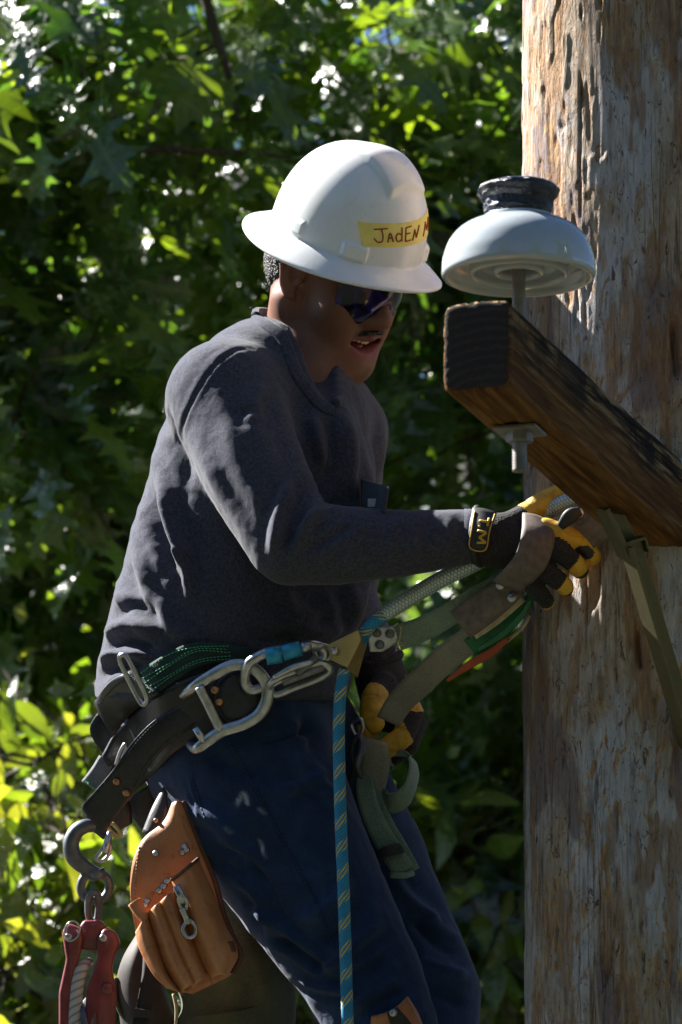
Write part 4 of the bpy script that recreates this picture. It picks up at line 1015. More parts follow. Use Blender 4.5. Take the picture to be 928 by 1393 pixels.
sv = folds(sv, sf, [(q[0], q[1] * (1.45 if abs(q[1]) > .0036 else 1.15), *q[2:]) for q in F]); nn = vnormals(sv, sf); sv = sv + nn * (.0012 * (np.exp(-(fbm(sv * np.array([9, 15, 9]) + 5, 2, 66) / .07) ** 2) * np.clip(.3 + fbm(sv * 5, 2, 67) * 1.5, 0, 1)))[:, None]
lowt = np.clip((topx(sv)[1] - 560) / 250, .25, 1)
sv = sv + nn * (.0020 * lowt * fbm(sv * np.array([16, 24, 16]), 3, 61) + .0010 * fbm(sv * 60, 2, 62))[:, None]
mkbvh('shirt', sv, sf)
shirt = part('shirt', (sv, sf), M['shirt'], person)
# ribbed collar round the neck opening
cl = [(348, 428), (358, 431), (372, 438), (388, 450), (400, 474), (410, 500), (424, 524), (442, 545), (456, 552)]
cf = [V(x, y, z) for (x, y), z in zip(cl, np.linspace(0, 1, 9))]
cz_ = []
for x, y in cl:
    p, _ = cast(x + (-5 if y < 540 else 0), y + 5, 'shirt'); cz_.append(p[2] if p is not None else np.nan)
cz_ = np.array(cz_); ok = ~np.isnan(cz_); cz_ = np.interp(np.arange(9), np.nonzero(ok)[0], cz_[ok]); cz_ = np.convolve(np.pad(cz_, 1, mode='edge'), [.25, .5, .25], 'valid')
front = [V(x, y, z - .004) for (x, y), z in zip(cl, cz_)]
oc = [(340, 434), (350, 441), (363, 450), (377, 463), (386, 482), (396, 508), (412, 533), (433, 556), (455, 566)]
outer = []
for (x, y), z in zip(oc, cz_):
    p, _ = cast(x, y, 'shirt'); outer.append(V(x, y, (p[2] if p is not None else z) - .0025))
for i in range(1, 8): outer[i][2] = min(outer[i][2], front[i][2] + .012)
part('collar', patch(front, outer, 8, 50, .004, .0015), M['shirt'], person)
back = [V(462, 541, .0), V(464, 515, .05), V(452, 480, .12), V(420, 450, .165), V(380, 430, .165), V(352, 424, .13)]
part('collar_back', tube(np.array([front[-1] + [0, .004, .004]] + back + [front[0] + [0, -.002, .004]]), .0065, 10, seg=60), M['shirt'], person)
# chest pocket with its little tags
pk = oncurve([(489, 652), (489, 688)], 'shirt', .003); pk2 = oncurve([(528, 662), (522, 700)], 'shirt', .003)
pcg = patch([pk[0], pk[1]], [pk2[0] , pk2[1]], 8, 10, .003, .004); mkbvh('pocket', pcg[0], pcg[1]); poc = part('chest_pocket', pcg, M['shirt'], person)
q = cast(510, 685, 'pocket')[0] + [0, 0, -.003]
part('pocket_label', boxg(q + [-.003, .001, 0], np.eye(3), (.0065, .0055, .0008), .0003), M['white_tag'], poc, smooth=False)
part('pocket_label', boxg(q + [.0045, -.0015, -.001], np.eye(3), (.003, .0045, .0008), .0003), M['orange_tag'], poc, smooth=False)
# cuffs
part('cuff', tube(VS([(634, 730, -.239), (652, 729, -.24)]), [.0375, .0355], 32, seg=2), M['shirt'], person)

# ---- jeans
j = Solid()
j.loft(VS([(312, 930, .035), (318, 985, .03), (330, 1030, .03)]), [.150, .152, .145], [.138, .138, .13], TW, k=.03)
j.loft(VS([(322, 1010, -.02), (365, 1110, -.05), (418, 1205, -.075), (486, 1320, -.11), (522, 1400, -.13), (512, 1500, -.09), (520, 1660, -.09), (530, 1800, -.12)]), [.118, .119, .102, .082, .074, .066, .064, .060], k=.03)
j.loft(VS([(395, 1010, .10), (470, 1130, .11), (540, 1260, .10), (585, 1350, .09), (590, 1430, .08), (605, 1620, .06), (615, 1800, .04)]), [.100, .092, .078, .070, .064, .060, .056], k=.006)
jv, jf = j.mesh(.0042); jv = relax(jv, jf, 2)
NJ = (-9, .02)
FJ = [([(430, 985), (400, 1000), (350, 1012)], -.004, 8, *NJ), ([(450, 1040), (420, 1065), (370, 1080)], .004, 9, *NJ), ([(290, 1150), (330, 1165), (370, 1205)], -.003, 7, *NJ), ([(330, 1235), (370, 1250), (420, 1290)], .004, 8, *NJ), ([(360, 1270), (400, 1290), (450, 1330)], -.004, 7, *NJ), ([(400, 1330), (440, 1345), (500, 1350)], .004, 7, *NJ), ([(308, 1008), (345, 1075), (385, 1150), (430, 1235), (450, 1290)], .0022, 3.5, *NJ), ([(258, 1055), (266, 1085), (278, 1120)], .0015, 3, *NJ),
 ([(280, 1020), (320, 1045), (380, 1050)], -.004, 14, *NJ), ([(250, 1100), (300, 1120), (340, 1180)], .004, 14, *NJ), ([(430, 1000), (440, 1060), (470, 1110)], .006, 12, *NJ), ([(405, 960), (430, 1020), (450, 1080)], -.006, 12, *NJ),
 ([(480, 1190), (450, 1230), (400, 1260)], .006, 12, *NJ), ([(500, 1210), (470, 1260), (420, 1290)], -.006, 12, *NJ), ([(525, 1250), (480, 1290), (430, 1330)], .007, 11, *NJ), ([(540, 1290), (500, 1320), (450, 1345)], -.006, 10, *NJ), ([(545, 1330), (510, 1350), (470, 1380)], .006, 10, *NJ),
 ([(310, 1190), (350, 1215), (380, 1290)], .005, 12, *NJ), ([(530, 1195), (560, 1230), (600, 1260)], .006, 12, .0, 9), ([(560, 1240), (590, 1280), (630, 1300)], -.006, 11, .0, 9), ([(560, 1300), (600, 1320), (640, 1330)], .006, 11, .0, 9), ([(545, 1330), (590, 1350), (640, 1370)], -.005, 10, .0, 9)]
jv = folds(jv, jf, [(q[0], q[1] * 1.9, q[2] * .85, *q[3:]) for q in FJ]); nn = vnormals(jv, jf); jv = jv + nn * (.0042 * fbm(jv * 18, 3, 71) + .0008 * fbm(jv * 70, 2, 72))[:, None]
jx, jy = topx(jv); wt = np.zeros(len(jv))
for pl, w_, a_ in (([(322, 1095), (331, 1080), (336, 1092)], 2.8, .9), ([(352, 1101), (360, 1106)], 2.4, .45), ([(354, 1143), (360, 1165)], 1.8, .7), ([(308, 1128), (314, 1131)], 3, .25)):
    d_, t_, _ = polydist(jx, jy, pl); wt = np.maximum(wt, a_ * np.exp(-(d_ / w_) ** 2) * (jv[:, 2] < .02))
wt = wt * np.clip(.75 + .9 * vnoise(jv * 160, 4), 0, 1)
mkbvh('jeans', jv, jf)
part('jeans', (jv, jf), M['denim'], person, tint=np.stack([wt] * 3, 1))
def stitches(pl, key, step=6.0, ln=3.6, off=.0008, r=.0008, mat='pants_thread', parent=None, name='stitching', n=200):
    c = catmull(np.array(pl, dtype=float), n); L = np.concatenate([[0], np.cumsum(np.linalg.norm(np.diff(c, axis=0), axis=1))]); g = []
    for s0 in np.arange(0, L[-1] - ln, step):
        a = [np.interp(s0, L, c[:, i]) for i in (0, 1)]; e = [np.interp(s0 + ln, L, c[:, i]) for i in (0, 1)]
        p, _ = cast(a[0], a[1], key, off); q, _ = cast(e[0], e[1], key, off)
        if p is None or q is None: continue
        g.append(tube(np.array([p, q]), r, 5, seg=0))
    if g: return part(name, join(*g), M[mat], parent)
stitches([(312, 1010), (348, 1076), (388, 1150), (432, 1235), (452, 1288)], 'jeans', parent=person)
stitches([(261, 1053), (269, 1084), (281, 1119)], 'jeans', parent=person)
# boots, below the frame
for k, (x, dd) in enumerate(((530, -.12), (615, .04))):
    bo = Solid(); bo.loft(VS([(x, 1760, dd), (x + 3, 1860, dd + .01)]), [.062, .055], k=.03); bo.loft(VS([(x - 10, 1880, dd), (x + 110, 1893, dd - .02), (x + 185, 1900, dd - .03)]), [.048, .043, .038], k=.04)
    v_, f_ = bo.mesh(.006); part('boot', (v_, f_), M['boot'], person)
    part('boot_sole', patch(VS([(x - 45, 1922, dd - .045), (x + 200, 1935, dd - .075)]), VS([(x - 45, 1922, dd + .05), (x + 200, 1935, dd + .02)]), 4, 8, .022), M['rubber'], person)

# ---- gloves
def finger(sol, pts, r, k=.006): sol.loft(VS(pts), r, k=k)
CH = {}
def glove(name, parent, palm, chains, h=.0022, rule=None, wr=None):
    sol = Solid()
    for p_ in palm: sol.loft(VS(p_[0]), p_[1], p_[2] if len(p_) > 2 else None, p_[3] if len(p_) > 3 else None, k=.014)
    for nme, pts, r in chains: finger(sol, pts, r)
    v, f = sol.mesh(h); v = relax(v, f, 1); nn = vnormals(v, f)
    # seams and knuckle creases
    v = v + nn * (.0009 * fbm(v * 90, 3, 81) + .0006 * fbm(v * 30, 2, 82))[:, None]
    n_c = len(chains); D = np.zeros((len(v), n_c)); T = np.zeros((len(v), n_c))
    for ci, (nme, pts, r) in enumerate(chains):
        P_ = VS(pts); best = np.full(len(v), 9.); m = len(P_) - 1
        for i in range(m):
            ab = P_[i + 1] - P_[i]; t = np.clip(((v - P_[i]) @ ab) / (ab @ ab), 0, 1); d = np.linalg.norm(v - P_[i] - t[:, None] * ab, axis=1) - np.interp((i + t) / m, np.linspace(0, 1, len(r)), r)
            u = d < best; best[u] = d[u]; T[u, ci] = (i + t[u]) / m
        D[:, ci] = best
    near = D.argmin(1); dm = D.min(1); tm = T[np.arange(len(v)), near]
    col = rule(v, near, dm, tm, nn)                    # 0 black knit, 1 yellow leather, 2 grip pad
    fm = np.round(np.median(col[f], axis=1)).astype(int)
    for kp_ in (.36, .68): v = v - nn * (.0010 * np.exp(-((tm - kp_) / .035) ** 2) * (dm < .003))[:, None]
    # leather stands a little proud of the knit
    v = v + nn * np.where(col == 1, .0007, 0)[:, None]
    mkbvh(name, v, f)
    return part('glove', (v, f), [M['glove_black'], M['yellow'], M['rubber']], parent, mi=fm)
nearch = [('index', [(742, 722, -.262), (772, 729, -.268), (797, 745, -.262), (806, 757, -.255)], [.0165, .0145, .0130, .0115]),
          ('middle', [(738, 742, -.272), (764, 752, -.285), (784, 768, -.280), (789, 776, -.268)], [.0165, .0145, .0128, .0112]),
          ('ring', [(727, 765, -.272), (748, 781, -.285), (766, 794, -.280), (770, 800, -.268)], [.0160, .0135, .0120, .0108]),
          ('little', [(712, 782, -.268), (730, 802, -.278), (741, 814, -.272), (744, 819, -.262)], [.0145, .0125, .0112, .0100]),
          ('thumb', [(694, 716, -.245), (722, 697, -.235), (742, 682, -.228), (768, 668, -.225)], [.0200, .0165, .0145, .0125])]
def rule_near(v, near, dm, tm, nn):
    x, y = topx(v); c = np.zeros(len(v))
    onf = dm < .0035
    c[(near == 0) & onf & (tm > .05)] = 1
    pad = (near == 0) & (np.hypot((x - 794) / 14., (y - 752) / 9.5) < 1) & (nn[:, 2] < 0); c[pad] = 2
    c[(near == 1) & onf & (tm > .60) & (tm < .93)] = 1; c[(near == 2) & onf & (tm > .62) & (tm < .93)] = 1; c[(near == 3) & onf & (tm > .9)] = 1
    c[(near == 4) & (dm < .004) & (tm > .24)] = 1
    c[(nn[:, 2] > .35) & (x > 690)] = 1                                     # palm leather
    c[(x > 722) & (x < 760) & (y < 722) & (nn[:, 1] > .1) & (near != 4)] = 1
    return c
glove('glove_near', person, [([(650, 731, -.240), (672, 735, -.244)], [.036, .035]), ([(668, 735, -.246), (700, 745, -.256), (728, 752, -.264)], [.040, .047, .043], [.026, .025, .021], [-.55, .83, 0])], nearch, rule=rule_near)
# knit back: seams between the fingers, grey leather strap round the palm, closure tab
gk = 'glove_near'
def band_on(edgeL, edgeR, key, off, thick, n=22, nu=7):
    L = oncurve(edgeL, key, off, n); R = oncurve(edgeR, key, off, n); return patch(L, R, nu, n, thick, .001)
part('palm_strap', patch(VS([(711, 697, -.258), (710, 722, -.294), (704, 748, -.303), (690, 770, -.300), (670, 790, -.276)]), VS([(745, 707, -.262), (755, 728, -.288), (750, 755, -.299), (737, 780, -.300), (710, 806, -.276)]), 8, 26, .003, .003), M['brown_leather'], person)
CT = patch(VS([(643, 690, -.262), (638, 722, -.284), (638, 749, -.280)]), VS([(676, 697, -.268), (668, 722, -.290), (662, 751, -.286)]), 8, 12, .0025, .003)
tab_ob = part('cuff_tab', CT, M['rubber'], person)
mkbvh('tab', CT[0], CT[1])
for pl in ([(646, 696), (642, 722), (640, 745), (660, 748), (666, 722), (673, 700)],): 
    part('tab_piping', tube(oncurve(pl, 'tab', .001, 26), .0010, 6, seg=0), M['yellow_thread'], tab_ob)
# lettering on the tab, read with the head tilted: T . M
for nm_, pl in (('T', [(665, 706), (663, 716)]), ('T', [(664, 711), (652, 709)]), ('dot', [(653, 716), (652, 717)]), ('M', [(649, 738), (661, 738)]), ('M', [(661, 738), (652, 731)]), ('M', [(652, 731), (662, 725)]), ('M', [(662, 725), (650, 722)])):
    part('tab_lettering', tube(oncurve(pl, 'tab', .0012, 5), .0017, 6, seg=0, flat=((0, 0, 1), .4)), M['yellow_thread'], tab_ob)
part('glove_hem', tube(VS([(648, 692, -.235), (643, 712, -.275), (642, 735, -.280), (648, 762, -.262), (655, 768, -.235), (652, 762, -.21), (650, 730, -.200), (650, 698, -.21)]), .0045, 8, seg=60, closed=True), M['rubber'], person)

farch = [('thumb', [(522, 932, .075), (508, 950, .045), (504, 972, .035), (510, 984, .035)], [.018, .0165, .0155, .013]),
         ('index', [(548, 948, .10), (561, 972, .07), (549, 1002, .045), (526, 1018, .04)], [.016, .0165, .0150, .0135]),
         ('middle', [(545, 955, .12), (566, 985, .10), (556, 1014, .075), (534, 1030, .07)], [.016, .0155, .0145, .013]),
         ('ring', [(530, 960, .14), (545, 1000, .13), (530, 1022, .11), (508, 1020, .10)], [.015, .0145, .0135, .012]),
         ('little', [(515, 960, .14), (505, 995, .12), (495, 1005, .09), (490, 998, .075)], [.014, .0135, .0125, .012])]
def rule_far(v, near, dm, tm, nn):
    x, y = topx(v); c = np.zeros(len(v)); on = dm < .004
    c[(near == 0) & on & (tm > .22)] = 1; c[(near == 1) & on & (tm > .22)] = 1
    c[(near == 1) & on & (x - .55 * (y - 1000) > 563 - 4) & (y > 968) & (tm < .75)] = 0
    c[(near == 4) & on] = 1; return c
glove('glove_far', person, [([(514, 897, .125), (520, 930, .11)], [.032, .034]), ([(520, 925, .11), (528, 955, .11), (530, 975, .10)], [.034, .038, .034], [.024, .026, .022], [.9, -.1, .3])], farch, rule=rule_far)
part('glove_hem', tube(VS([(494, 900, .10), (510, 905, .09), (532, 899, .095), (545, 890, .12), (530, 885, .155), (505, 888, .155)]), .005, 8, seg=50, closed=True), M['glove_black'], person)

# ================================================================ hard hat
HB = V(471, 325, .085)
hat = thing('hard_hat', HB, "glossy white full-brim hard hat with a yellow hand-lettered tape strip, on the lineman's head", 'hard hat')
hx = norm(HF + HR * .0); 
R0, HH = .1055, .136
HUh = HU.copy(); HFh = HF.copy()
KU = norm([.270, .915, -.270]); KF = norm(HF - KU * (HF @ KU)); KR = -np.cross(KF, KU); KR = KR if KR[2] < 0 else -KR
def hat_dir(th): return KF * math.cos(th) + KR * math.sin(th)
def hat_pt(th, ph, off=0.0, want_n=False):
    """dome: ph 0 (top) .. 90 deg (brim root)"""
    def base(th, ph):
        el = 1 + .07 * math.cos(2 * th); rr = R0 * el * math.sin(ph) ** .92; hh = HH * max(math.cos(ph), 0) ** .86
        a, h_ = rr * math.cos(th), hh; sd = rr * math.sin(th)
        # raised crown from the top towards the front, with a soft step
        def ss(e0, e1, x): t = min(max((x - e0) / (e1 - e0), 0), 1); return t * t * (3 - 2 * t)
        wdt = .037 - .05 * max(a - .03, 0)
        ridge = ss(.005, -.004, abs(sd) - wdt) * ss(.004, -.006, a - .080) * ss(-.078, -.07, a)
        add = .0075 * ridge * ss(-.03, .03, a)
        # two flanking ribs
        rib = ss(.004, -.002, abs(abs(sd) - .053) - .006) * ss(.0, -.01, abs(a) - .055) * .0 
        # accessory lugs just above the brim, both sides and behind
        for t0, dt, h0, dh, am in ((math.radians(43), .15, .012, .010, .0065), (math.radians(-43), .15, .012, .010, .0065), (math.radians(95), .09, .014, .009, .0035), (math.radians(-95), .09, .014, .009, .0035), (math.radians(178), .09, .02, .012, .005)):
            dth = (th - t0 + math.pi) % (2 * math.pi) - math.pi
            add += am * ss(.25, -.05, abs(dth) / dt - 1) * ss(.35, -.15, abs(hh - h0) / dh - 1)
        return rr, hh, add
    rr, hh, add = base(th, ph)
    d = norm(hat_dir(th) * math.sin(ph) / 1.0 + KU * math.cos(ph) * .75)
    return HB + hat_dir(th) * rr + KU * hh + d * (add + off)
def hatmesh():
    n = 300; rows = []; 
    phs = np.radians(np.linspace(0.6, 90, 110)); ths = np.arange(n) / n * 2 * math.pi
    for ph in phs: rows.append([hat_pt(t, ph) for t in ths])
    bp = []
    for k in range(1, 15):                       # brim flares out and droops
        t = k / 14.0; row = []
        for th in ths:
            el = 1 + .07 * math.cos(2 * th); r = R0 * el + .0015 + (.0300 + .006 * max(math.cos(th), 0) ** 2 + .004 * max(-math.cos(th), 0)) * t
            dz = -.003 * t - .0145 * t ** 1.6 + .0045 * math.cos(2 * th) * t ** 2; row.append(HB + hat_dir(th) * r + KU * (dz + .004 * (1 - t) ** 3 - .004))
        rows.append(row)
    top = np.array(rows)                          # outer skin
    e = top[-1]; lip1 = e - KU * .0022 + (e - HB) * .004; lip2 = e - KU * .0044 - (e - HB) * .006
    inner = top[::-1] - KU * .0038; cen = HB + KU * .03
    inner = cen + (inner - cen) * .985; inner = inner[::2]
    allr = np.concatenate([top, lip1[None], lip2[None], inner[1:]]); m = len(allr); v = allr.reshape(-1, 3)
    i = np.arange(m - 1)[:, None] * n; j_ = np.arange(n)[None]; j2 = (j_ + 1) % n
    f = [tuple(q) for q in np.stack([i + j_, i + j2, i + n + j2, i + n + j_], -1).reshape(-1, 4)]
    v = np.vstack([v, [hat_pt(0, .0001), v[-n:].mean(0)]]); a, b_ = len(v) - 2, len(v) - 1
    f += [(k, a, (k + 1) % n) for k in range(n)]; f += [((m - 1) * n + k, (m - 1) * n + (k + 1) % n, b_) for k in range(n)]
    return v, f
hm = hatmesh(); mkbvh('hat', hm[0], hm[1]); shell = part('shell', hm, M['helmet'], hat)
def hat_inv(px, py):
    """dome angles of the camera-facing point seen at a pixel"""
    best = None
    for lvl, (nt, np_) in enumerate(((60, 30), (21, 21), (21, 21), (21, 21))):
        if lvl == 0: T_, P_ = np.linspace(0, math.pi, nt), np.linspace(.05, 1.57, np_)
        else: T_, P_ = best[1] + np.linspace(-1, 1, nt) * w1, np.clip(best[2] + np.linspace(-1, 1, np_) * w2, .01, 1.57)
        cand = []
        for t in T_:
            for p in P_:
                q = hat_pt(t, p); x, y = topx(q)
                if q[2] < HB[2] + .02: cand.append((math.hypot(x - px, y - py), t, p))
        best = min(cand); w1, w2 = (.06, .06) if lvl == 0 else (w1 * .12, w2 * .12)
    return best[1], best[2]
c00, c10, c01, c11 = hat_inv(486, 301), hat_inv(568, 299), hat_inv(493, 335), hat_inv(568, 333)
def tapep(u, w_, off=.0006):
    """u 0-1 from the tape's left end to x=568 px, beyond 1 round the front; w 0 top, 1 bottom"""
    th = (c00[0] * (1 - u) + c10[0] * u) * (1 - w_) + (c01[0] * (1 - u) + c11[0] * u) * w_; ph = (c00[1] * (1 - u) + c10[1] * u) * (1 - w_) + (c01[1] * (1 - u) + c11[1] * u) * w_
    return hat_pt(th, ph, off)
uu = np.linspace(0, 1.75, 60); ww = np.linspace(0, 1, 12)
tv = np.array([[tapep(a, c, .0007 + .0005 * math.sin(a * 40) * (c < .05) ) for a in uu] for c in ww]).reshape(-1, 3); nU = len(uu)
tf = [(r * nU + k, r * nU + k + 1, (r + 1) * nU + k + 1, (r + 1) * nU + k) for r in range(11) for k in range(nU - 1)]
tape_ob = part('tape_label', (tv, tf), M['tape'], hat)
def U(px): return (px - 486) / 82.
def stroke(pts, r=.0011):
    c = catmull(np.array([(U(x), w_) for x, w_ in pts]), 14) if len(pts) > 2 else np.linspace([U(pts[0][0]), pts[0][1]], [U(pts[1][0]), pts[1][1]], 6)
    return tube(np.array([tapep(a, c_, .0011) for a, c_ in c]), r, 5, seg=0)
LET = [[(505, .28), (523, .22)], [(515, .25), (516, .55), (514, .78), (508, .80), (504, .66)],                      # J
       [(522, .80), (526, .42), (530, .78)], [(523, .62), (529, .62)],                                             # small A
       [(543, .20), (543, .78)], [(543, .52), (537, .45), (534, .62), (537, .78), (543, .70)],                     # d
       [(549, .24), (549, .80)], [(549, .24), (558, .20)], [(549, .50), (556, .48)], [(549, .80), (558, .78)],     # E
       [(562, .82), (565, .38)], [(565, .38), (569, .74)], [(569, .74), (574, .26)],                               # N
       [(588, .82), (592, .28)], [(592, .28), (598, .66)], [(598, .66), (606, .24)], [(606, .24), (610, .80)]]     # M
part('tape_lettering', join(*[stroke(q) for q in LET]), M['ink'], tape_ob)

# ---------------------------------------------------------------- sunglasses
sg = thing('sunglasses', H(.09, .0, 0), "dark wraparound sunglasses with violet mirror lens on the lineman's face", 'sunglasses')
def lens_row(u, dr=0, drop=0):
    out = []
    for k in np.linspace(-1, 1, 31):
        a = k * 1.0; r = .076; nose = math.exp(-(k / .16) ** 2)
        out.append(H(.018 + r * math.cos(a) * 1.08 + dr + .003, u + drop * (nose * .017 - .006 * abs(k) ** 3 + .004 * math.cos(k * 6) * 0), r * math.sin(a)))
    return np.array(out)
rows = np.array([lens_row(.028 - .062 * t + 0, .006 * math.sin(math.pi * t) - .004 * t, t) for t in np.linspace(0, 1, 12)]); 
lv = np.vstack([rows.reshape(-1, 3), (rows - HF * .0022).reshape(-1, 3)]); o_ = 12 * 31; lf_ = []
for a in range(11):
    for c in range(30):
        q = a * 31 + c; lf_ += [(q, q + 1, q + 32, q + 31), (o_ + q, o_ + q + 31, o_ + q + 32, o_ + q + 1)]
for c in range(30): lf_ += [(c, o_ + c, o_ + c + 1, c + 1), (341 + c, 342 + c, o_ + 342 + c, o_ + 341 + c)]
part('lens', (lv, lf_), M['lens'], sg)
part('top_bar', tube(lens_row(.030, .001)[::2], .0028, 8, seg=0), M['rubber'], sg)
for s_ in (1, -1): part('temple', tube([H(.051, .026, .070 * s_), H(.02, .024, .079 * s_), H(-.01, .022, .082 * s_), H(-.028, .008, .080 * s_)], [.004, .0032, .003, .0025], 8, flat=(HR, .5)), M['rubber'], sg)
part('nose_pad', tube([H(.100, .006, .006), H(.100, -.006, .013)], .003, 8, seg=2), M['rubber'], sg)
# ================================================================ body belt round the hips
BODY = ['shirt', 'jeans']
def on(px, py, off=0.0, key=BODY):
    p, n = cast(px, py, key, 0)
    if p is None: return None
    return p + np.array([0, 0, -off])
def surf_path(pxs, off, n=40, smooth=6):
    """centre line laid over the hips, depth smoothed so a stiff strap bridges the cloth folds"""
    c = catmull(np.array(pxs, dtype=float), n); d = []
    for x, y in c:
        p, _ = cast(x, y, BODY, 0); d.append(np.nan if p is None else p[2])
    d = np.array(d); ok = ~np.isnan(d)
    if not ok.any(): d[:] = .04; ok[:] = True
    d = np.interp(np.arange(n), np.nonzero(ok)[0], d[ok])
    for _ in range(smooth):
        m = (np.roll(d, 1) + np.roll(d, -1)) / 2; d[1:-1] = np.minimum(d[1:-1], m[1:-1] * .5 + d[1:-1] * .5) if _ % 2 else m[1:-1]
    return np.array([V(x, y, z - off) for (x, y), z in zip(c, d)])
def edge_strap(Lpx, Rpx, off, thick=.004, n=34, nu=9, bulge=.0015, key='strap'):
    """strap between two pixel edges lying over the hips"""
    L = surf_path(Lpx, off, n); R = surf_path(Rpx, off, n); g = patch(L, R, nu, n, thick, bulge); mkbvh(key, g[0], g[1]); return g
belt = thing('body_belt', V(240, 1040, -.1), "black leather lineman's body belt with green-stitched webbing and big steel side ring, round the hips", 'belt')
part('belt_pad', edge_strap([(345, 905), (300, 908), (250, 925), (205, 950), (165, 985), (140, 1030)], [(352, 985), (318, 992), (272, 1005), (235, 1025), (200, 1060), (172, 1090)], .012, .008, 40, 12, .002, 'pad'), M['black_leather'], belt)
part('pad_end', revolve([(0, .004), (.030, .0035), (.040, .001), (.042, -.004), (0, -.006)], 40, norm([.15, .1, -1]), on(333, 946, .02)), M['black_leather'], belt)
part('webbing', edge_strap([(190, 912), (225, 890), (262, 874), (310, 876), (350, 884)], [(206, 948), (240, 925), (275, 905), (318, 900), (352, 905)], .014, .003, 30, 8, .001, 'web'), M['teal_dark'], belt)
for k, o_ in enumerate((.12, .3, .48, .66, .84)):
    a_ = np.array([(190, 912), (225, 890), (262, 874), (310, 876)]) * (1 - o_) + np.array([(206, 948), (240, 925), (275, 905), (318, 900)]) * o_
    a_ = a_ + np.array([[0, 0], [0, (k % 2) * 5 - 2], [0, 3 - (k % 3) * 3], [0, 0]])
    stitches(a_, 'web', 5, 3.4, .001, .0008, 'green_thread', belt, 'green_stitching')
# upper leather strap with its steel keeper
part('upper_strap', edge_strap([(128, 955), (150, 928), (184, 908)], [(152, 1004), (178, 972), (214, 944)], .020, .005, 20, 8, .002, 'ust'), M['black_leather'], belt)
stitches([(136, 957), (158, 933), (186, 917)], 'ust', 4.5, 3, .001, .0007, 'green_thread' if 0 else 'canvas_brown', belt)
stitches([(152, 996), (176, 967), (206, 943)], 'ust', 4.5, 3, .001, .0007, 'canvas_brown', belt)
kp = on(183, 925, .034)
part('keeper', tube([kp + V(465 + dx, 696.5 + dy, 0) - V(464, 696.5, 0) + [0, 0, dz] for dx, dy, dz in ((-17, -34, 0), (-10, -32, -.002), (4, -4, -.003), (16, 22, 0), (15, 30, .004), (9, 31, .008), (-6, 4, .010), (-18, -22, .008), (-20, -32, .004))], .0036, 12, seg=70, closed=True), M['steel'], belt)
part('lower_flap', edge_strap([(134, 968), (122, 990), (130, 1012), (148, 1034)], [(152, 1003), (152, 1008), (154, 1018), (156, 1034)], .014, .005, 16, 7, .002, 'flap'), M['black_leather'], belt)
part('strap_tail', patch(VS([(135, 1027, -.01), (124, 1045, -.015), (111, 1062, -.02)]), VS([(154, 1040, -.015), (146, 1056, -.02), (131, 1076, -.025)]), 6, 12, .003, .001), M['strap_tail'], belt)
tg_ = [tube(VS([(113 + k * 3.2, 1060 + k * 2.3 + (k % 2) * 2, -.024), (116 + k * 3.2, 1064 + k * 2.3 - (k % 2) * 3, -.026)]), .0009, 5, seg=0) for k in range(7)]
part('green_stitching', join(*tg_), M['green_thread'], belt)
# steel loop peeping between the straps
part('strap_loop', tube(VS([(158, 1040, -.035), (163, 1024, -.045), (170, 1012, -.05), (172, 1018, -.05), (166, 1032, -.045)]), .0025, 8, seg=30), M['steel'], belt)
# main curved belt strap that carries the side ring
L_ = [(288, 950), (268, 953), (240, 962), (206, 983), (176, 1015), (152, 1050), (128, 1078), (110, 1098)]
R_ = [(292, 984), (276, 986), (256, 994), (226, 1016), (202, 1043), (186, 1075), (170, 1096), (140, 1135)]
def pathz(pts, z): return np.array([V(x, y, zz) for (x, y), zz in zip(pts, z)])
base_z = on(250, 975)[2]
zz = [base_z - .024, base_z - .026, base_z - .028, base_z - .026, base_z - .018, base_z - .008, base_z + .004, base_z + .012]
ms = patch(pathz(L_, zz), pathz(R_, zz), 10, 60, .0055, .002); mkbvh('main', ms[0], ms[1])
part('main_strap', ms, M['black_leather'], belt)
off_in = lambda A, B, t: [(a[0] * (1 - t) + c[0] * t, a[1] * (1 - t) + c[1] * t) for a, c in zip(A, B)]
stitches(off_in(L_, R_, .12)[:6], 'main', 5, 3.2, .001, .0007, 'canvas_brown', belt); stitches(off_in(L_, R_, .88)[:6], 'main', 5, 3.2, .001, .0007, 'canvas_brown', belt)
part('strap_end_flap', patch(VS([(110, 1098, .0), (118, 1122, -.005), (140, 1142, -.01)]), VS([(168, 1078, -.02), (178, 1098, -.02), (180, 1120, -.015)]), 8, 12, .005, .004), M['black_leather'], belt)
part('back_flap', patch(VS([(170, 1090, .0), (180, 1110, .0), (192, 1128, .0)]), VS([(226, 1050, .0), (222, 1082, .0), (208, 1118, .0)]), 8, 12, .005, .004), M['black_leather'], belt)
for x, y in ((159, 1063), (172, 1078)):
    p, n = cast(x, y, 'main', .002); part('rivet', rivet(p, n, .0052, .003), M['copper'], belt)
for x, y in ((299, 954), (293, 938)):
    part('rivet', rivet(on(x, y, .036) if on(x, y) is not None else V(x, y, -.14), norm([0, .1, -1]), .0055, .003), M['copper'], belt)
# pouch hangers
part('pouch_hanger', patch(VS([(222, 1070, -.085), (206, 1100, -.095), (193, 1132, -.1)]), VS([(228, 1078, -.09), (226, 1110, -.105), (209, 1139, -.11)]), 6, 14, .003, .003), M['black_leather'], belt)
part('rivet', rivet(V(212, 1116, -.112), norm([0, 0, -1]), .003, .002), M['copper'], belt)
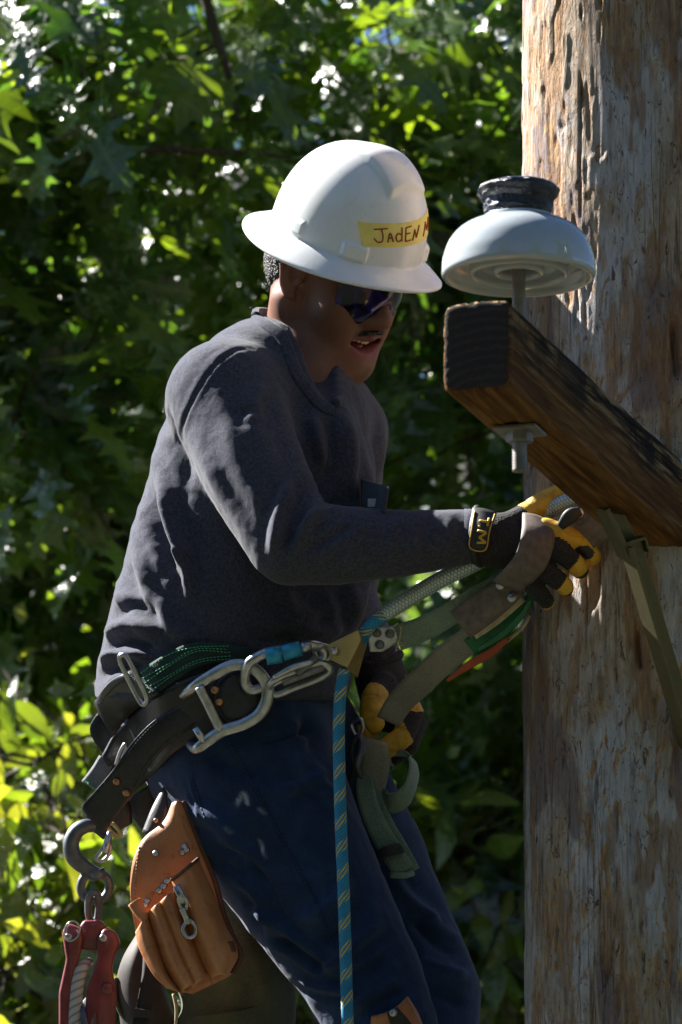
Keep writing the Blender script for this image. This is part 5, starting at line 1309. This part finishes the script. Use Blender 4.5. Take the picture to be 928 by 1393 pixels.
# side ring: one bent bar with its crossbars
rz = min(base_z - .042, on(333, 946)[2] - .036)
ringp = [(236, 957), (262, 936), (292, 917), (318, 905), (342, 908), (360, 925), (364, 946), (354, 970), (332, 985), (304, 994), (284, 1007), (268, 1018), (259, 1013)]
rp = np.array([V(x, y, (base_z - .004 if x < 245 else rz + .010 if x < 264 and y < 990 else base_z - .012 if x < 262 else rz + .008 if x < 272 else rz)) for x, y in ringp])
part('side_ring', tube(rp, [.0062, .0072] + [.0084] * 9 + [.0075, .0065], 16, seg=110, flat=((0, 0, 1), .55)), M['steel'], belt)
part('side_ring_bar', tube(VS([(236, 957, base_z - .004), (246, 984, base_z - .004), (259, 1013, base_z - .012)]), .006, 12, seg=14, flat=((0, 0, 1), .6)), M['steel'], belt)
part('side_ring_bar', tube(VS([(271, 934, rz), (284, 960, rz), (300, 993, rz)]), .0068, 12, seg=16, flat=((0, 0, 1), .75)), M['steel'], belt)
part('side_ring_bar', tube(VS([(266, 990, rz), (278, 1009, rz)]), .005, 12, seg=8, flat=((0, 0, 1), .75)), M['steel'], belt)

# ================================================================ carabiners
def loop_closed(pts, r, **k): return tube(VS(pts), r, 14, seg=120, closed=True, **k)
cb = thing('carabiner', V(400, 900, rz), 'big steel carabiner with bright blue locking sleeve, clipped into the belt side ring', 'carabiner')
cz = rz - .012
part('frame', loop_closed([(333, 925, cz + .012), (338, 904, cz - .004), (352, 893, cz - .008), (372, 886, cz - .008), (400, 884, cz - .008), (422, 878, cz - .006), (436, 881, cz + .004), (442, 890, cz + .006), (434, 901, cz + .006), (410, 911, cz + .006), (380, 924, cz + .012), (356, 936, cz + .018), (340, 938, cz + .018)], .0072), M['steel'], cb)
part('locking_sleeve', tube(VS([(362, 893, cz - .010), (383, 890, cz - .010)]), [.0118, .0118], 24, seg=2), M['bluealu'], cb)
part('locking_sleeve', tube(VS([(384, 889, cz - .010), (409, 882, cz - .010)]), [.0108, .0104], 24, seg=2), M['bluealu'], cb)
part('gate_end', tube(VS([(408, 882, cz - .009), (424, 879, cz - .008)]), [.0075, .006], 16, seg=2), M['steel'], cb)
sk = thing('snap_hook', V(410, 925, rz), 'slim steel snap hook lying under the blue-sleeved carabiner at the belt', 'snap hook')
part('frame', loop_closed([(366, 938, cz + .014), (372, 926, cz + .0), (400, 914, cz - .004), (430, 903, cz - .004), (446, 906, cz), (448, 914, cz + .002), (432, 924, cz + .004), (400, 936, cz + .01), (376, 945, cz + .016)], .0052), M['steel'], sk)
part('gate', tube(VS([(372, 922, cz - .010), (398, 908, cz - .012), (426, 900, cz - .010)]), [.0035, .005, .004], 12, seg=14), M['steel'], sk)
part('keeper_bar', tube(VS([(385, 930, cz - .006), (440, 908, cz - .006)]), [.0035, .0045], 12, seg=2), M['galv'], sk)
part('keeper_bar', tube(VS([(404, 917, cz - .011), (432, 893, cz - .011)]), [.0042, .0055], 12, seg=2, flat=((0, 0, 1), .5)), M['dark_steel'], sk)

# ================================================================ rope grab
gz = cz - .004
gr = thing('rope_grab', V(470, 905, gz), 'gold-coloured rope grab block with steel bolt, gripping the blue rope in front of the belt', 'rope grab')
face = VS([(446, 877, gz), (487, 857, gz - .002), (491, 871, gz - .002), (472, 909, gz - .004), (449, 897, gz - .002)])
part('cheek', extrude_poly(face, (.001, 0, .007), .0014), M['gold'], gr, smooth=False)
part('body', extrude_poly(VS([(488, 858, gz + .001), (501, 871, gz + .028), (487, 922, gz + .028), (471, 910, gz + .001)]), (-.006, 0, .012), .0014), M['gold_shaded'], gr, smooth=False)
part('cheek', extrude_poly(face + [.008, -.003, .026], (.001, 0, .006), .0014), M['gold'], gr, smooth=False)
part('bolt', join(revolve([(0, .014), (.0040, .014), (.0052, .012), (.0052, 0), (0, 0)], 20, norm([-.35, .15, -1]), V(459, 887, gz)), revolve([(0, .0155), (.0024, .0155), (.0024, .013), (0, .013)], 12, norm([-.35, .15, -1]), V(459, 887, gz))), M['steel'], gr)
part('shackle', loop_closed([(428, 884, gz + .004), (436, 878, gz - .002), (446, 880, gz + .004), (452, 888, gz + .008), (446, 897, gz + .008), (434, 898, gz + .008)], .0034), M['steel'], gr)
swv = part('swivel_plate', extrude_poly(VS([(499, 862, gz + .018), (508, 854, gz + .018), (536, 851, gz + .022), (545, 860, gz + .022), (541, 874, gz + .022), (520, 887, gz + .02), (503, 887, gz + .018)]), (0, 0, .008), .002), M['steel'], gr, smooth=False)
for x, y in ((513, 861), (531, 862), (517, 877)): part('plate_bolt', hexnut(V(x, y, gz + .0185), (0, 0, -1), .0062, .007, 16, .25), M['dark_steel'], swv)

# ================================================================ blue rope
hang = [(469, 911), (465, 930), (462, 960), (461, 1000), (462, 1060), (464, 1130), (467, 1200), (470, 1290), (473, 1393), (476, 1520)]
def hz(y): return gz + .008 - .10 * (y - 905) / 1000. * 1.0 - .012
rope = thing('work_positioning_rope', V(473, 1393, hz(1393)), 'bright blue rope with yellow flecks, hanging from the rope grab and rising to the pole', 'rope')
part('hanging_end', tube([V(x, y, hz(y)) for x, y in hang], .0082, 16, seg=160), M['rope'], rope)
part('upper_rope', tube(VS([(488, 880, gz + .034), (494, 866, gz + .022), (507, 848, gz + .006), (530, 832, gz)]), .0088, 16, seg=50), M['rope'], rope)
sl = [(524, 836, gz), (548, 819, gz - .005), (578, 801, -.20), (610, 783, -.215), (644, 767, -.222), (680, 745, -.222), (720, 712, -.226), (755, 690, -.236), (800, 672, -.262), (850, 655, -.275), (905, 640, -.27), (960, 628, -.24), (1020, 618, -.18), (1050, 615, -.08), (1030, 612, .06)]
part('mesh_sleeve', tube(VS(sl), [.0100, .0112] + [.0112] * 13, 16, seg=200), M['sleeve'], rope)

# ================================================================ pole choker: straps round the pole
ck = thing('pole_choker_strap', V(660, 850, -.2), 'grey-green pole choker strap with riveted brown leather patch, between the rope grab and pole', 'strap')
part('green_webbing', ribbon(VS([(541, 868, gz + .022), (575, 856, -.165), (612, 836, -.19), (650, 812, -.205), (690, 792, -.215)]), [.036, .033, .030, .028], .003, .25), M['teal_web'], ck)
frz = [tube(VS([(541 + (k * 37 % 9), 848 + k * 3.6, gz + .020), (536 + (k * 23 % 12), 852 + k * 3.3, gz + .015)]), .0012, 5, seg=0) for k in range(11)]
part('frayed_end', join(*frz), M['fray'], ck)
part('leather_patch', patch(VS([(612, 832, -.222), (645, 808, -.232), (682, 789, -.242)]), VS([(640, 868, -.226), (676, 842, -.236), (714, 808, -.246)]), 8, 16, .004, .002), M['brown_leather'], ck)
for x, y in ((681, 796), (697, 813)): part('rivet', join(rivet(V(x, y, -.249), (0, 0, -1), .0068, .0035), revolve([(0, .0048), (.002, .0045), (.002, 0), (0, 0)], 10, (0, 0, -1), V(x, y, -.249))), M['steel'], ck)
part('patch_edge', ribbon(VS([(646, 866, -.22), (676, 846, -.228), (712, 815, -.236)]), .008, .004), M['fray'], ck)
part('green_tape', ribbon(VS([(640, 882, -.205), (668, 862, -.21), (698, 838, -.22), (724, 812, -.225)]), [.028, .034, .028, .014], .004, .5), M['green_plastic'], ck)
part('green_tape', ribbon(VS([(650, 884, -.222), (680, 866, -.226), (708, 840, -.232), (722, 816, -.236)]), [.006, .009, .009, .006], .003, .3), M['green_plastic'], ck)
part('red_tape', ribbon(VS([(608, 926, -.20), (640, 904, -.203), (668, 888, -.207), (692, 868, -.212)]), [.004, .010, .012, .006], .003, .2), M['red_strip'], ck)
part('cord', tube(VS([(655, 893, -.20), (690, 872, -.205), (712, 852, -.21), (720, 838, -.215)]), .0026, 8, seg=20), M['fray'], ck)
# part that wraps the pole
part('pole_leather', patch(VS([(752, 735, -.262), (790, 712, -.275), (822, 690, -.285), (880, 668, -.283), (960, 640, -.26)]), VS([(790, 758, -.262), (815, 741, -.275), (832, 730, -.285), (890, 708, -.283), (965, 685, -.26)]), 8, 24, .005, .001), M['brown_leather'], ck)
part('steel_wear_plate', patch(VS([(757, 712, -.270), (790, 690, -.280)]), VS([(764, 722, -.270), (796, 700, -.280)]), 4, 6, .002), M['steel'], ck)
part('lever', tube(VS([(763, 716, -.284), (776, 702, -.290), (790, 695, -.290)]), [.006, .010, .006], 12, seg=16, flat=((0, 0, 1), .45)), M['rubber'], ck)

# ================================================================ wide grey strap in the far hand, teal tail
gs = thing('grey_lanyard_strap', V(590, 920, -.1), 'wide grey webbing strap gripped in the lower yellow glove, its end looped below the hand', 'strap')
part('webbing', ribbon(VS([(528, 982, .0), (545, 955, -.03), (570, 930, -.08), (605, 897, -.14), (645, 866, -.19)]), [.034, .037, .038, .038, .036], .003, .15, 40), M['grey_web'], gs)
part('webbing_end', patch(VS([(486, 1000, .02), (488, 1040, .03), (497, 1085, .03)]), VS([(526, 1010, .015), (530, 1040, .01), (520, 1086, .02)]), 6, 14, .003, .003), M['grey_web'], gs)
part('webbing_loop', ribbon(VS([(510, 1084, .03), (535, 1092, .0), (556, 1078, -.01), (564, 1050, .01), (556, 1032, .04), (538, 1028, .06), (528, 1040, .07)]), [.03, .034, .04, .042, .036, .03], .003, [.5, 1.0, 1.25, 1.35, 1.2, .9], 50, nrm=(0, .3, -1)), M['teal_web'], gs)
for k in range(16):
    pass
part('frayed_edge', join(*[tube(VS([(553 + k * 6.3, 922 - k * 5.2 + (k % 3), -.075 - k * .006), (551 + k * 6.3 + (k % 2) * 3, 918 - k * 5.2 - (k * 7 % 4), -.077 - k * .006)]), .0007, 4, seg=0) for k in range(12)]), M['fray'], gs)
ts = thing('teal_leg_strap', V(520, 1130, .02), 'folded green-grey strap with black keeper band hanging in front of the far thigh', 'strap')
part('webbing', ribbon(VS([(494, 1050, .03), (499, 1085, .0), (510, 1118, -.012), (528, 1152, -.02), (550, 1186, -.025)]), [.024, .027, .028, .030, .030], .003, .2, 40), M['teal_web'], ts)
part('back_layer', ribbon(VS([(508, 1080, .02), (524, 1120, .01), (542, 1152, .0), (560, 1186, -.008)]), [.02, .022, .024], .003, .2, 30), M['teal_web'], ts)
part('folded_end', tube(VS([(532, 1190, -.024), (548, 1191, -.03), (562, 1188, -.02)]), .0042, 10, seg=10), M['teal_web'], ts)
part('keeper_band', patch(VS([(512, 1158, -.034), (524, 1151, -.040), (543, 1147, -.028)]), VS([(518, 1172, -.034), (530, 1165, -.040), (550, 1160, -.026)]), 5, 10, .010, .003), M['black_web'], ts)
ss = thing('small_snap', V(480, 1020, -.02), 'small dark steel snap and cords at the groin beside the blue rope', 'snap hook')
part('ring', tube(VS([(478, 985, -.01), (490, 978, -.02), (494, 990, -.02), (486, 1002, -.01)]), .0025, 10, seg=40, closed=True), M['steel'], ss)
part('cord', tube(VS([(486, 1000, -.01), (478, 1020, -.02), (482, 1045, -.01), (476, 1062, .0)]), .003, 8, seg=24), M['black_web'], ss)
part('clip', tube(VS([(490, 1000, .0), (492, 1020, -.012), (486, 1040, -.012), (492, 1058, .0)]), [.004, .0055, .005, .003], 10, seg=20), M['dark_steel'], ss)

# ================================================================ tan leather tool pouch
pz = -.14
def PV(x, y, d=0): return V(x, y, pz - .16 * (y - 1200) / 1000. + d)
pouch = thing('tool_pouch', PV(250, 1350), 'tan leather tool pouch with stitched pockets and steel rivets, hanging on the hip belt', 'tool pouch')
bL = [(234, 1092), (222, 1118), (196, 1140), (181, 1170), (177, 1215), (184, 1262), (194, 1290), (222, 1332), (246, 1350)]
bR = [(248, 1090), (258, 1115), (272, 1150), (292, 1200), (304, 1245), (318, 1278), (327, 1300), (315, 1325), (262, 1352)]
bp_ = patch([PV(x, y, .012) for x, y in bL], [PV(x, y, .012) for x, y in bR], 14, 50, .006, .010); mkbvh('pouch', bp_[0], bp_[1])
part('back_panel', bp_, M['tan'], pouch)
part('edge_welt', tube([PV(x + 1, y, .012) for x, y in bR[:8]], .0036, 8, seg=60), M['tan_dark'], pouch)
stitches([(243, 1104), (253, 1130), (266, 1160)], 'pouch', 5, 3.2, .0008, .0009, 'stitch', pouch)
stitches([(190, 1152), (186, 1180), (184, 1215), (188, 1250)], 'pouch', 5, 3.2, .0008, .0009, 'stitch', pouch)
pl_ = patch([PV(x, y, -.006) for x, y in [(184, 1268), (190, 1292), (208, 1325), (228, 1345)]], [PV(x, y, -.006) for x, y in [(202, 1244), (214, 1280), (228, 1322), (250, 1354)]], 12, 26, .004, [.016][0:1] * 26)
part('pocket', pl_, M['tan'], pouch)
part('pocket', patch([PV(x, y, -.010) for x, y in [(201, 1242), (212, 1278), (226, 1318), (246, 1350)]], [PV(x, y, -.010) for x, y in [(224, 1224), (240, 1262), (256, 1300), (272, 1336)]], 12, 26, .004, .021), M['tan'], pouch)
part('pocket', patch([PV(x, y, -.014) for x, y in [(212, 1233), (226, 1268), (242, 1305), (262, 1345)]], [PV(x, y, -.014) for x, y in [(240, 1210), (256, 1255), (270, 1295), (284, 1330)]], 12, 26, .004, .020), M['tan'], pouch)
pf = patch([PV(x, y, -.018) for x, y in [(233, 1197), (247, 1240), (262, 1282), (278, 1316), (290, 1330)]], [PV(x, y, -.014) for x, y in [(270, 1167), (288, 1208), (306, 1255), (324, 1296), (310, 1328)]], 14, 34, .005, .027); mkbvh('pf', pf[0], pf[1])
fp_ = part('front_pocket', pf, M['tan'], pouch)
part('pocket_rim', tube(oncurve([(234, 1197), (245, 1189), (258, 1178), (269, 1168)], 'pf', .0008, 12), .0024, 8, seg=0), M['tan_dark'], fp_)
part('side_tab', patch([PV(x, y, -.02) for x, y in [(176, 1230), (186, 1244), (196, 1254)]], [PV(x, y, -.01) for x, y in [(190, 1221), (197, 1234), (204, 1246)]], 6, 10, .004, .003), M['tan'], pouch)
part('tool_slot', patch([PV(x, y, -.032) for x, y in [(302, 1282), (306, 1296)]], [PV(x, y, -.025) for x, y in [(318, 1280), (322, 1294)]], 6, 8, .002, .002), M['tan_dark'], pouch)
for x, y in ((248, 1160), (254, 1156), (251, 1151), (198, 1231), (201, 1225), (217, 1212), (223, 1206), (228, 1199), (212, 1161)):
    p, n = cast(x, y, ['pouch', 'pf'], .001)
    if p is not None: part('rivet', rivet(p, n, .0045, .003), M['steel'], pouch)
# snap clip on the pouch front
q0 = cast(250, 1230, 'pf', .006)[0]; czp = q0[2] - .004
sc = thing('pouch_snap_clip', V(250, 1250, czp), 'small steel snap clip hanging on the front of the tan tool pouch', 'snap clip')
part('eye_strap', tube(VS([(240, 1206, czp), (246, 1218, czp - .004), (250, 1228, czp)]), .0055, 12, seg=14, flat=((0, 0, 1), .5)), M['steel'], sc)
part('ring', tube(VS([(243, 1222, czp - .002), (250, 1220, czp - .005), (255, 1228, czp - .004), (252, 1238, czp - .002), (246, 1234, czp)]), .0026, 10, seg=50, closed=True), M['steel'], sc)
part('body', tube(VS([(248, 1236, czp - .004), (253, 1248, czp - .005), (256, 1256, czp - .004)]), [.005, .0042, .0055], 12, seg=14), M['steel'], sc)
part('hook', tube(VS([(254, 1254, czp - .004), (249, 1264, czp - .005), (255, 1275, czp - .006), (265, 1272, czp - .005), (266, 1260, czp - .004), (258, 1252, czp - .004)]), .0029, 10, seg=60, closed=True), M['steel'], sc)

# ================================================================ forged hook, link and red pulley block
hzp = -.05
hk = thing('forged_hook', V(125, 1205, hzp), 'grey forged steel hook with swivel eye, hanging from the back end of the belt', 'hook')
part('hook_bowl', tube(VS([(128, 1124, hzp + .004), (116, 1124, hzp), (104, 1131, hzp), (97, 1146, hzp), (99, 1163, hzp), (109, 1175, hzp), (121, 1183, hzp), (131, 1190, hzp)]), [.008, .0098, .0105, .011, .0112, .0108, .0095, .0105], 18, seg=70), M['dark_steel'], hk)
part('swivel_eye', tube(VS([(128, 1188, hzp), (143, 1193, hzp), (149, 1207, hzp), (142, 1221, hzp), (128, 1225, hzp), (115, 1220, hzp), (110, 1207, hzp), (115, 1193, hzp)]), .0062, 14, seg=80, closed=True), M['dark_steel'], hk)
part('shank', tube(VS([(131, 1184, hzp - .002), (136, 1196, hzp - .002)]), [.0115, .010], 16, seg=2), M['dark_steel'], hk)
part('link', tube(VS([(121, 1220, hzp - .010), (128, 1214, hzp - .012), (134, 1220, hzp - .008), (134, 1240, hzp + .004), (130, 1254, hzp + .006), (122, 1250, hzp + .002), (120, 1236, hzp - .004)]), .0048, 12, seg=70, closed=True), M['dark_steel'], hk)
sn = thing('belt_snap', V(142, 1165, -.06), 'small bright steel swivel snap between the hook and the belt flap', 'snap clip')
part('body', tube(VS([(150, 1132, -.06), (146, 1148, -.065), (143, 1160, -.065)]), [.0042, .0055, .004], 12, seg=14), M['steel'], sn)
part('hook', tube(VS([(146, 1146, -.064), (136, 1160, -.064), (131, 1168, -.064), (138, 1172, -.064), (147, 1164, -.064), (150, 1150, -.064)]), .0028, 10, seg=50, closed=True), M['steel'], sn)
part('eye', tube(VS([(146, 1123, -.055), (154, 1121, -.062), (164, 1134, -.064), (158, 1138, -.06)]), .0028, 10, seg=40, closed=True), M['gold'], sn)
rb = thing('red_pulley_block', V(120, 1500, hzp - .03), 'red painted pulley block with white rope, hanging from the grey hook', 'pulley block')
rz_ = hzp - .02
part('head', extrude_poly(VS([(107, 1262, rz_), (114, 1252, rz_), (136, 1252, rz_), (146, 1262, rz_), (140, 1295, rz_), (108, 1292, rz_)]), (0, 0, .034), .004), M['copper_dark'], rb)
cheekL = [(84, 1268), (92, 1256), (108, 1262), (113, 1276), (110, 1298), (100, 1325), (101, 1360), (108, 1393), (112, 1440), (100, 1480), (84, 1440), (80, 1393), (80, 1350), (90, 1305)]
cheekR = [(132, 1276), (142, 1262), (158, 1268), (164, 1284), (156, 1300), (152, 1318), (158, 1350), (157, 1393), (150, 1440), (135, 1490), (120, 1450), (116, 1393), (117, 1345), (132, 1306)]
part('cheek', extrude_poly(VS([(x, y, rz_ - .008 - .0001 * (y - 1260)) for x, y in cheekL]), (0, 0, .026), .0045), M['copper_dark'], rb)
part('cheek', extrude_poly(VS([(x, y, rz_ - .012 - .0001 * (y - 1260)) for x, y in cheekR]), (0, 0, .030), .0045), M['copper_dark'], rb)
for x, y, dz in ((93, 1275, -.009), (141, 1276, -.013)): part('bolt', hexnut(V(x, y, rz_ + dz), (0, 0, -1), .0055, .004, 14, .3), M['steel'], rb)
part('ring', tube(VS([(88, 1268, rz_ - .014), (93, 1256, rz_ - .016), (103, 1254, rz_ - .016), (109, 1264, rz_ - .014), (104, 1276, rz_ - .013), (93, 1280, rz_ - .013)]), .0013, 8, seg=50, closed=True), M['steel'], rb)
part('hub', revolve([(0, .004), (.007, .004), (.009, 0), (0, 0)], 20, (0, 0, -1), V(146, 1345, rz_ - .020)), M['copper_dark'], rb)
part('sheave', revolve([(0, -.009), (.045, -.009), (.036, 0), (.045, .009), (0, .009)], 40, norm([.9, 0, .25]), V(112, 1400, rz_ + .01)), M['dark_steel'], rb)
wr_ = thing('white_rope', V(110, 1500, rz_), 'greyish white rope running through the red pulley block', 'rope')
part('strand', tube(VS([(122, 1308, rz_ + .008), (112, 1316, rz_ - .004), (106, 1335, rz_ - .010), (103, 1365, rz_ - .014), (102, 1400, rz_ - .018), (100, 1480, rz_ - .02)]), [.006, .009, .0095, .0095, .0095, .0095], 14, seg=70), M['white_rope'], wr_)

# ================================================================ canvas bag, web strap, climber pad
bg_ = thing('canvas_bag', V(280, 1480, .05), 'olive green canvas bag hanging behind the tan pouch under the lineman', 'bag')
zb = .03
part('body', patch(VS([(200, 1290, zb), (225, 1320, zb - .03), (248, 1360, zb - .03), (245, 1400, zb - .03), (240, 1480, zb)]), VS([(318, 1205, zb), (352, 1240, zb - .02), (385, 1295, zb - .01), (402, 1350, zb), (398, 1480, zb + .02)]), 26, 34, .02, .05, curve=lambda u: np.sin(np.pi * u) ** .6 + .05 * np.sin(u * 19) * np.sin(np.pi * u)), M['canvas_green'], bg_)
part('rim', ribbon(VS([(262, 1392, zb - .075), (300, 1388, zb - .085), (350, 1378, zb - .06), (398, 1352, zb - .01)]), .018, .004), M['canvas_green'], bg_)
part('leather_side', patch(VS([(186, 1270, zb + .02), (166, 1305, zb), (157, 1345, zb), (163, 1385, zb), (170, 1460, zb)]), VS([(212, 1290, zb), (215, 1320, zb - .02), (222, 1350, zb - .02), (240, 1400, zb - .02), (245, 1460, zb)]), 14, 24, .012, .022), M['canvas_brown'], bg_)
part('piping', tube(VS([(158, 1330, zb - .004), (157, 1352, zb - .006), (163, 1375, zb - .006), (176, 1392, zb - .01)]), .0032, 8, seg=24), M['canvas_green'], bg_)
part('cord', tube(VS([(236, 1352, zb - .07), (240, 1375, zb - .075), (238, 1410, zb - .07)]), .0022, 8, seg=20), M['fray'], bg_)
ws = thing('black_web_strap', V(196, 1393, -.09), 'black webbing strap with buckle hanging over the brown side of the canvas bag', 'strap')
part('webbing', ribbon(VS([(205, 1300, -.06), (203, 1330, -.075), (197, 1365, -.082), (190, 1400, -.085), (188, 1460, -.085)]), .021, .002, .2), M['black_web'], ws)
part('buckle', extrude_poly(VS([(182, 1372, -.088), (208, 1374, -.088), (210, 1386, -.090), (181, 1384, -.090)]), (0, 0, .006), .001), M['rubber'], ws, smooth=False)
cp_ = thing('climber_pad', V(545, 1440, -.22), 'tan leather climber pad with rivet strapped below the knee at the bottom edge', 'climber pad')
part('pad', patch(VS([(508, 1384, -.218), (506, 1400, -.215), (504, 1460, -.21)]), VS([(556, 1356, -.200), (574, 1390, -.188), (590, 1460, -.18)]), 12, 18, .006, .014), M['tan'], cp_)
pd_ = patch(VS([(508, 1384, -.218), (506, 1400, -.215), (504, 1460, -.21)]), VS([(556, 1356, -.200), (574, 1390, -.188), (590, 1460, -.18)]), 12, 18, .006, .014); mkbvh('cpad', pd_[0], pd_[1])
stitches([(514, 1383), (532, 1371), (553, 1362), (563, 1378)], 'cpad', 5, 3.2, .001, .0009, 'stitch', cp_)
part('strap', patch(VS([(526, 1378, -.245), (532, 1393, -.25), (540, 1430, -.25)]), VS([(541, 1370, -.245), (560, 1393, -.24), (580, 1430, -.235)]), 6, 10, .004, .004), M['canvas_brown'], cp_)
part('rivet', rivet(V(535, 1378, -.256), (0, 0, -1), .0052, .003), M['steel'], cp_)
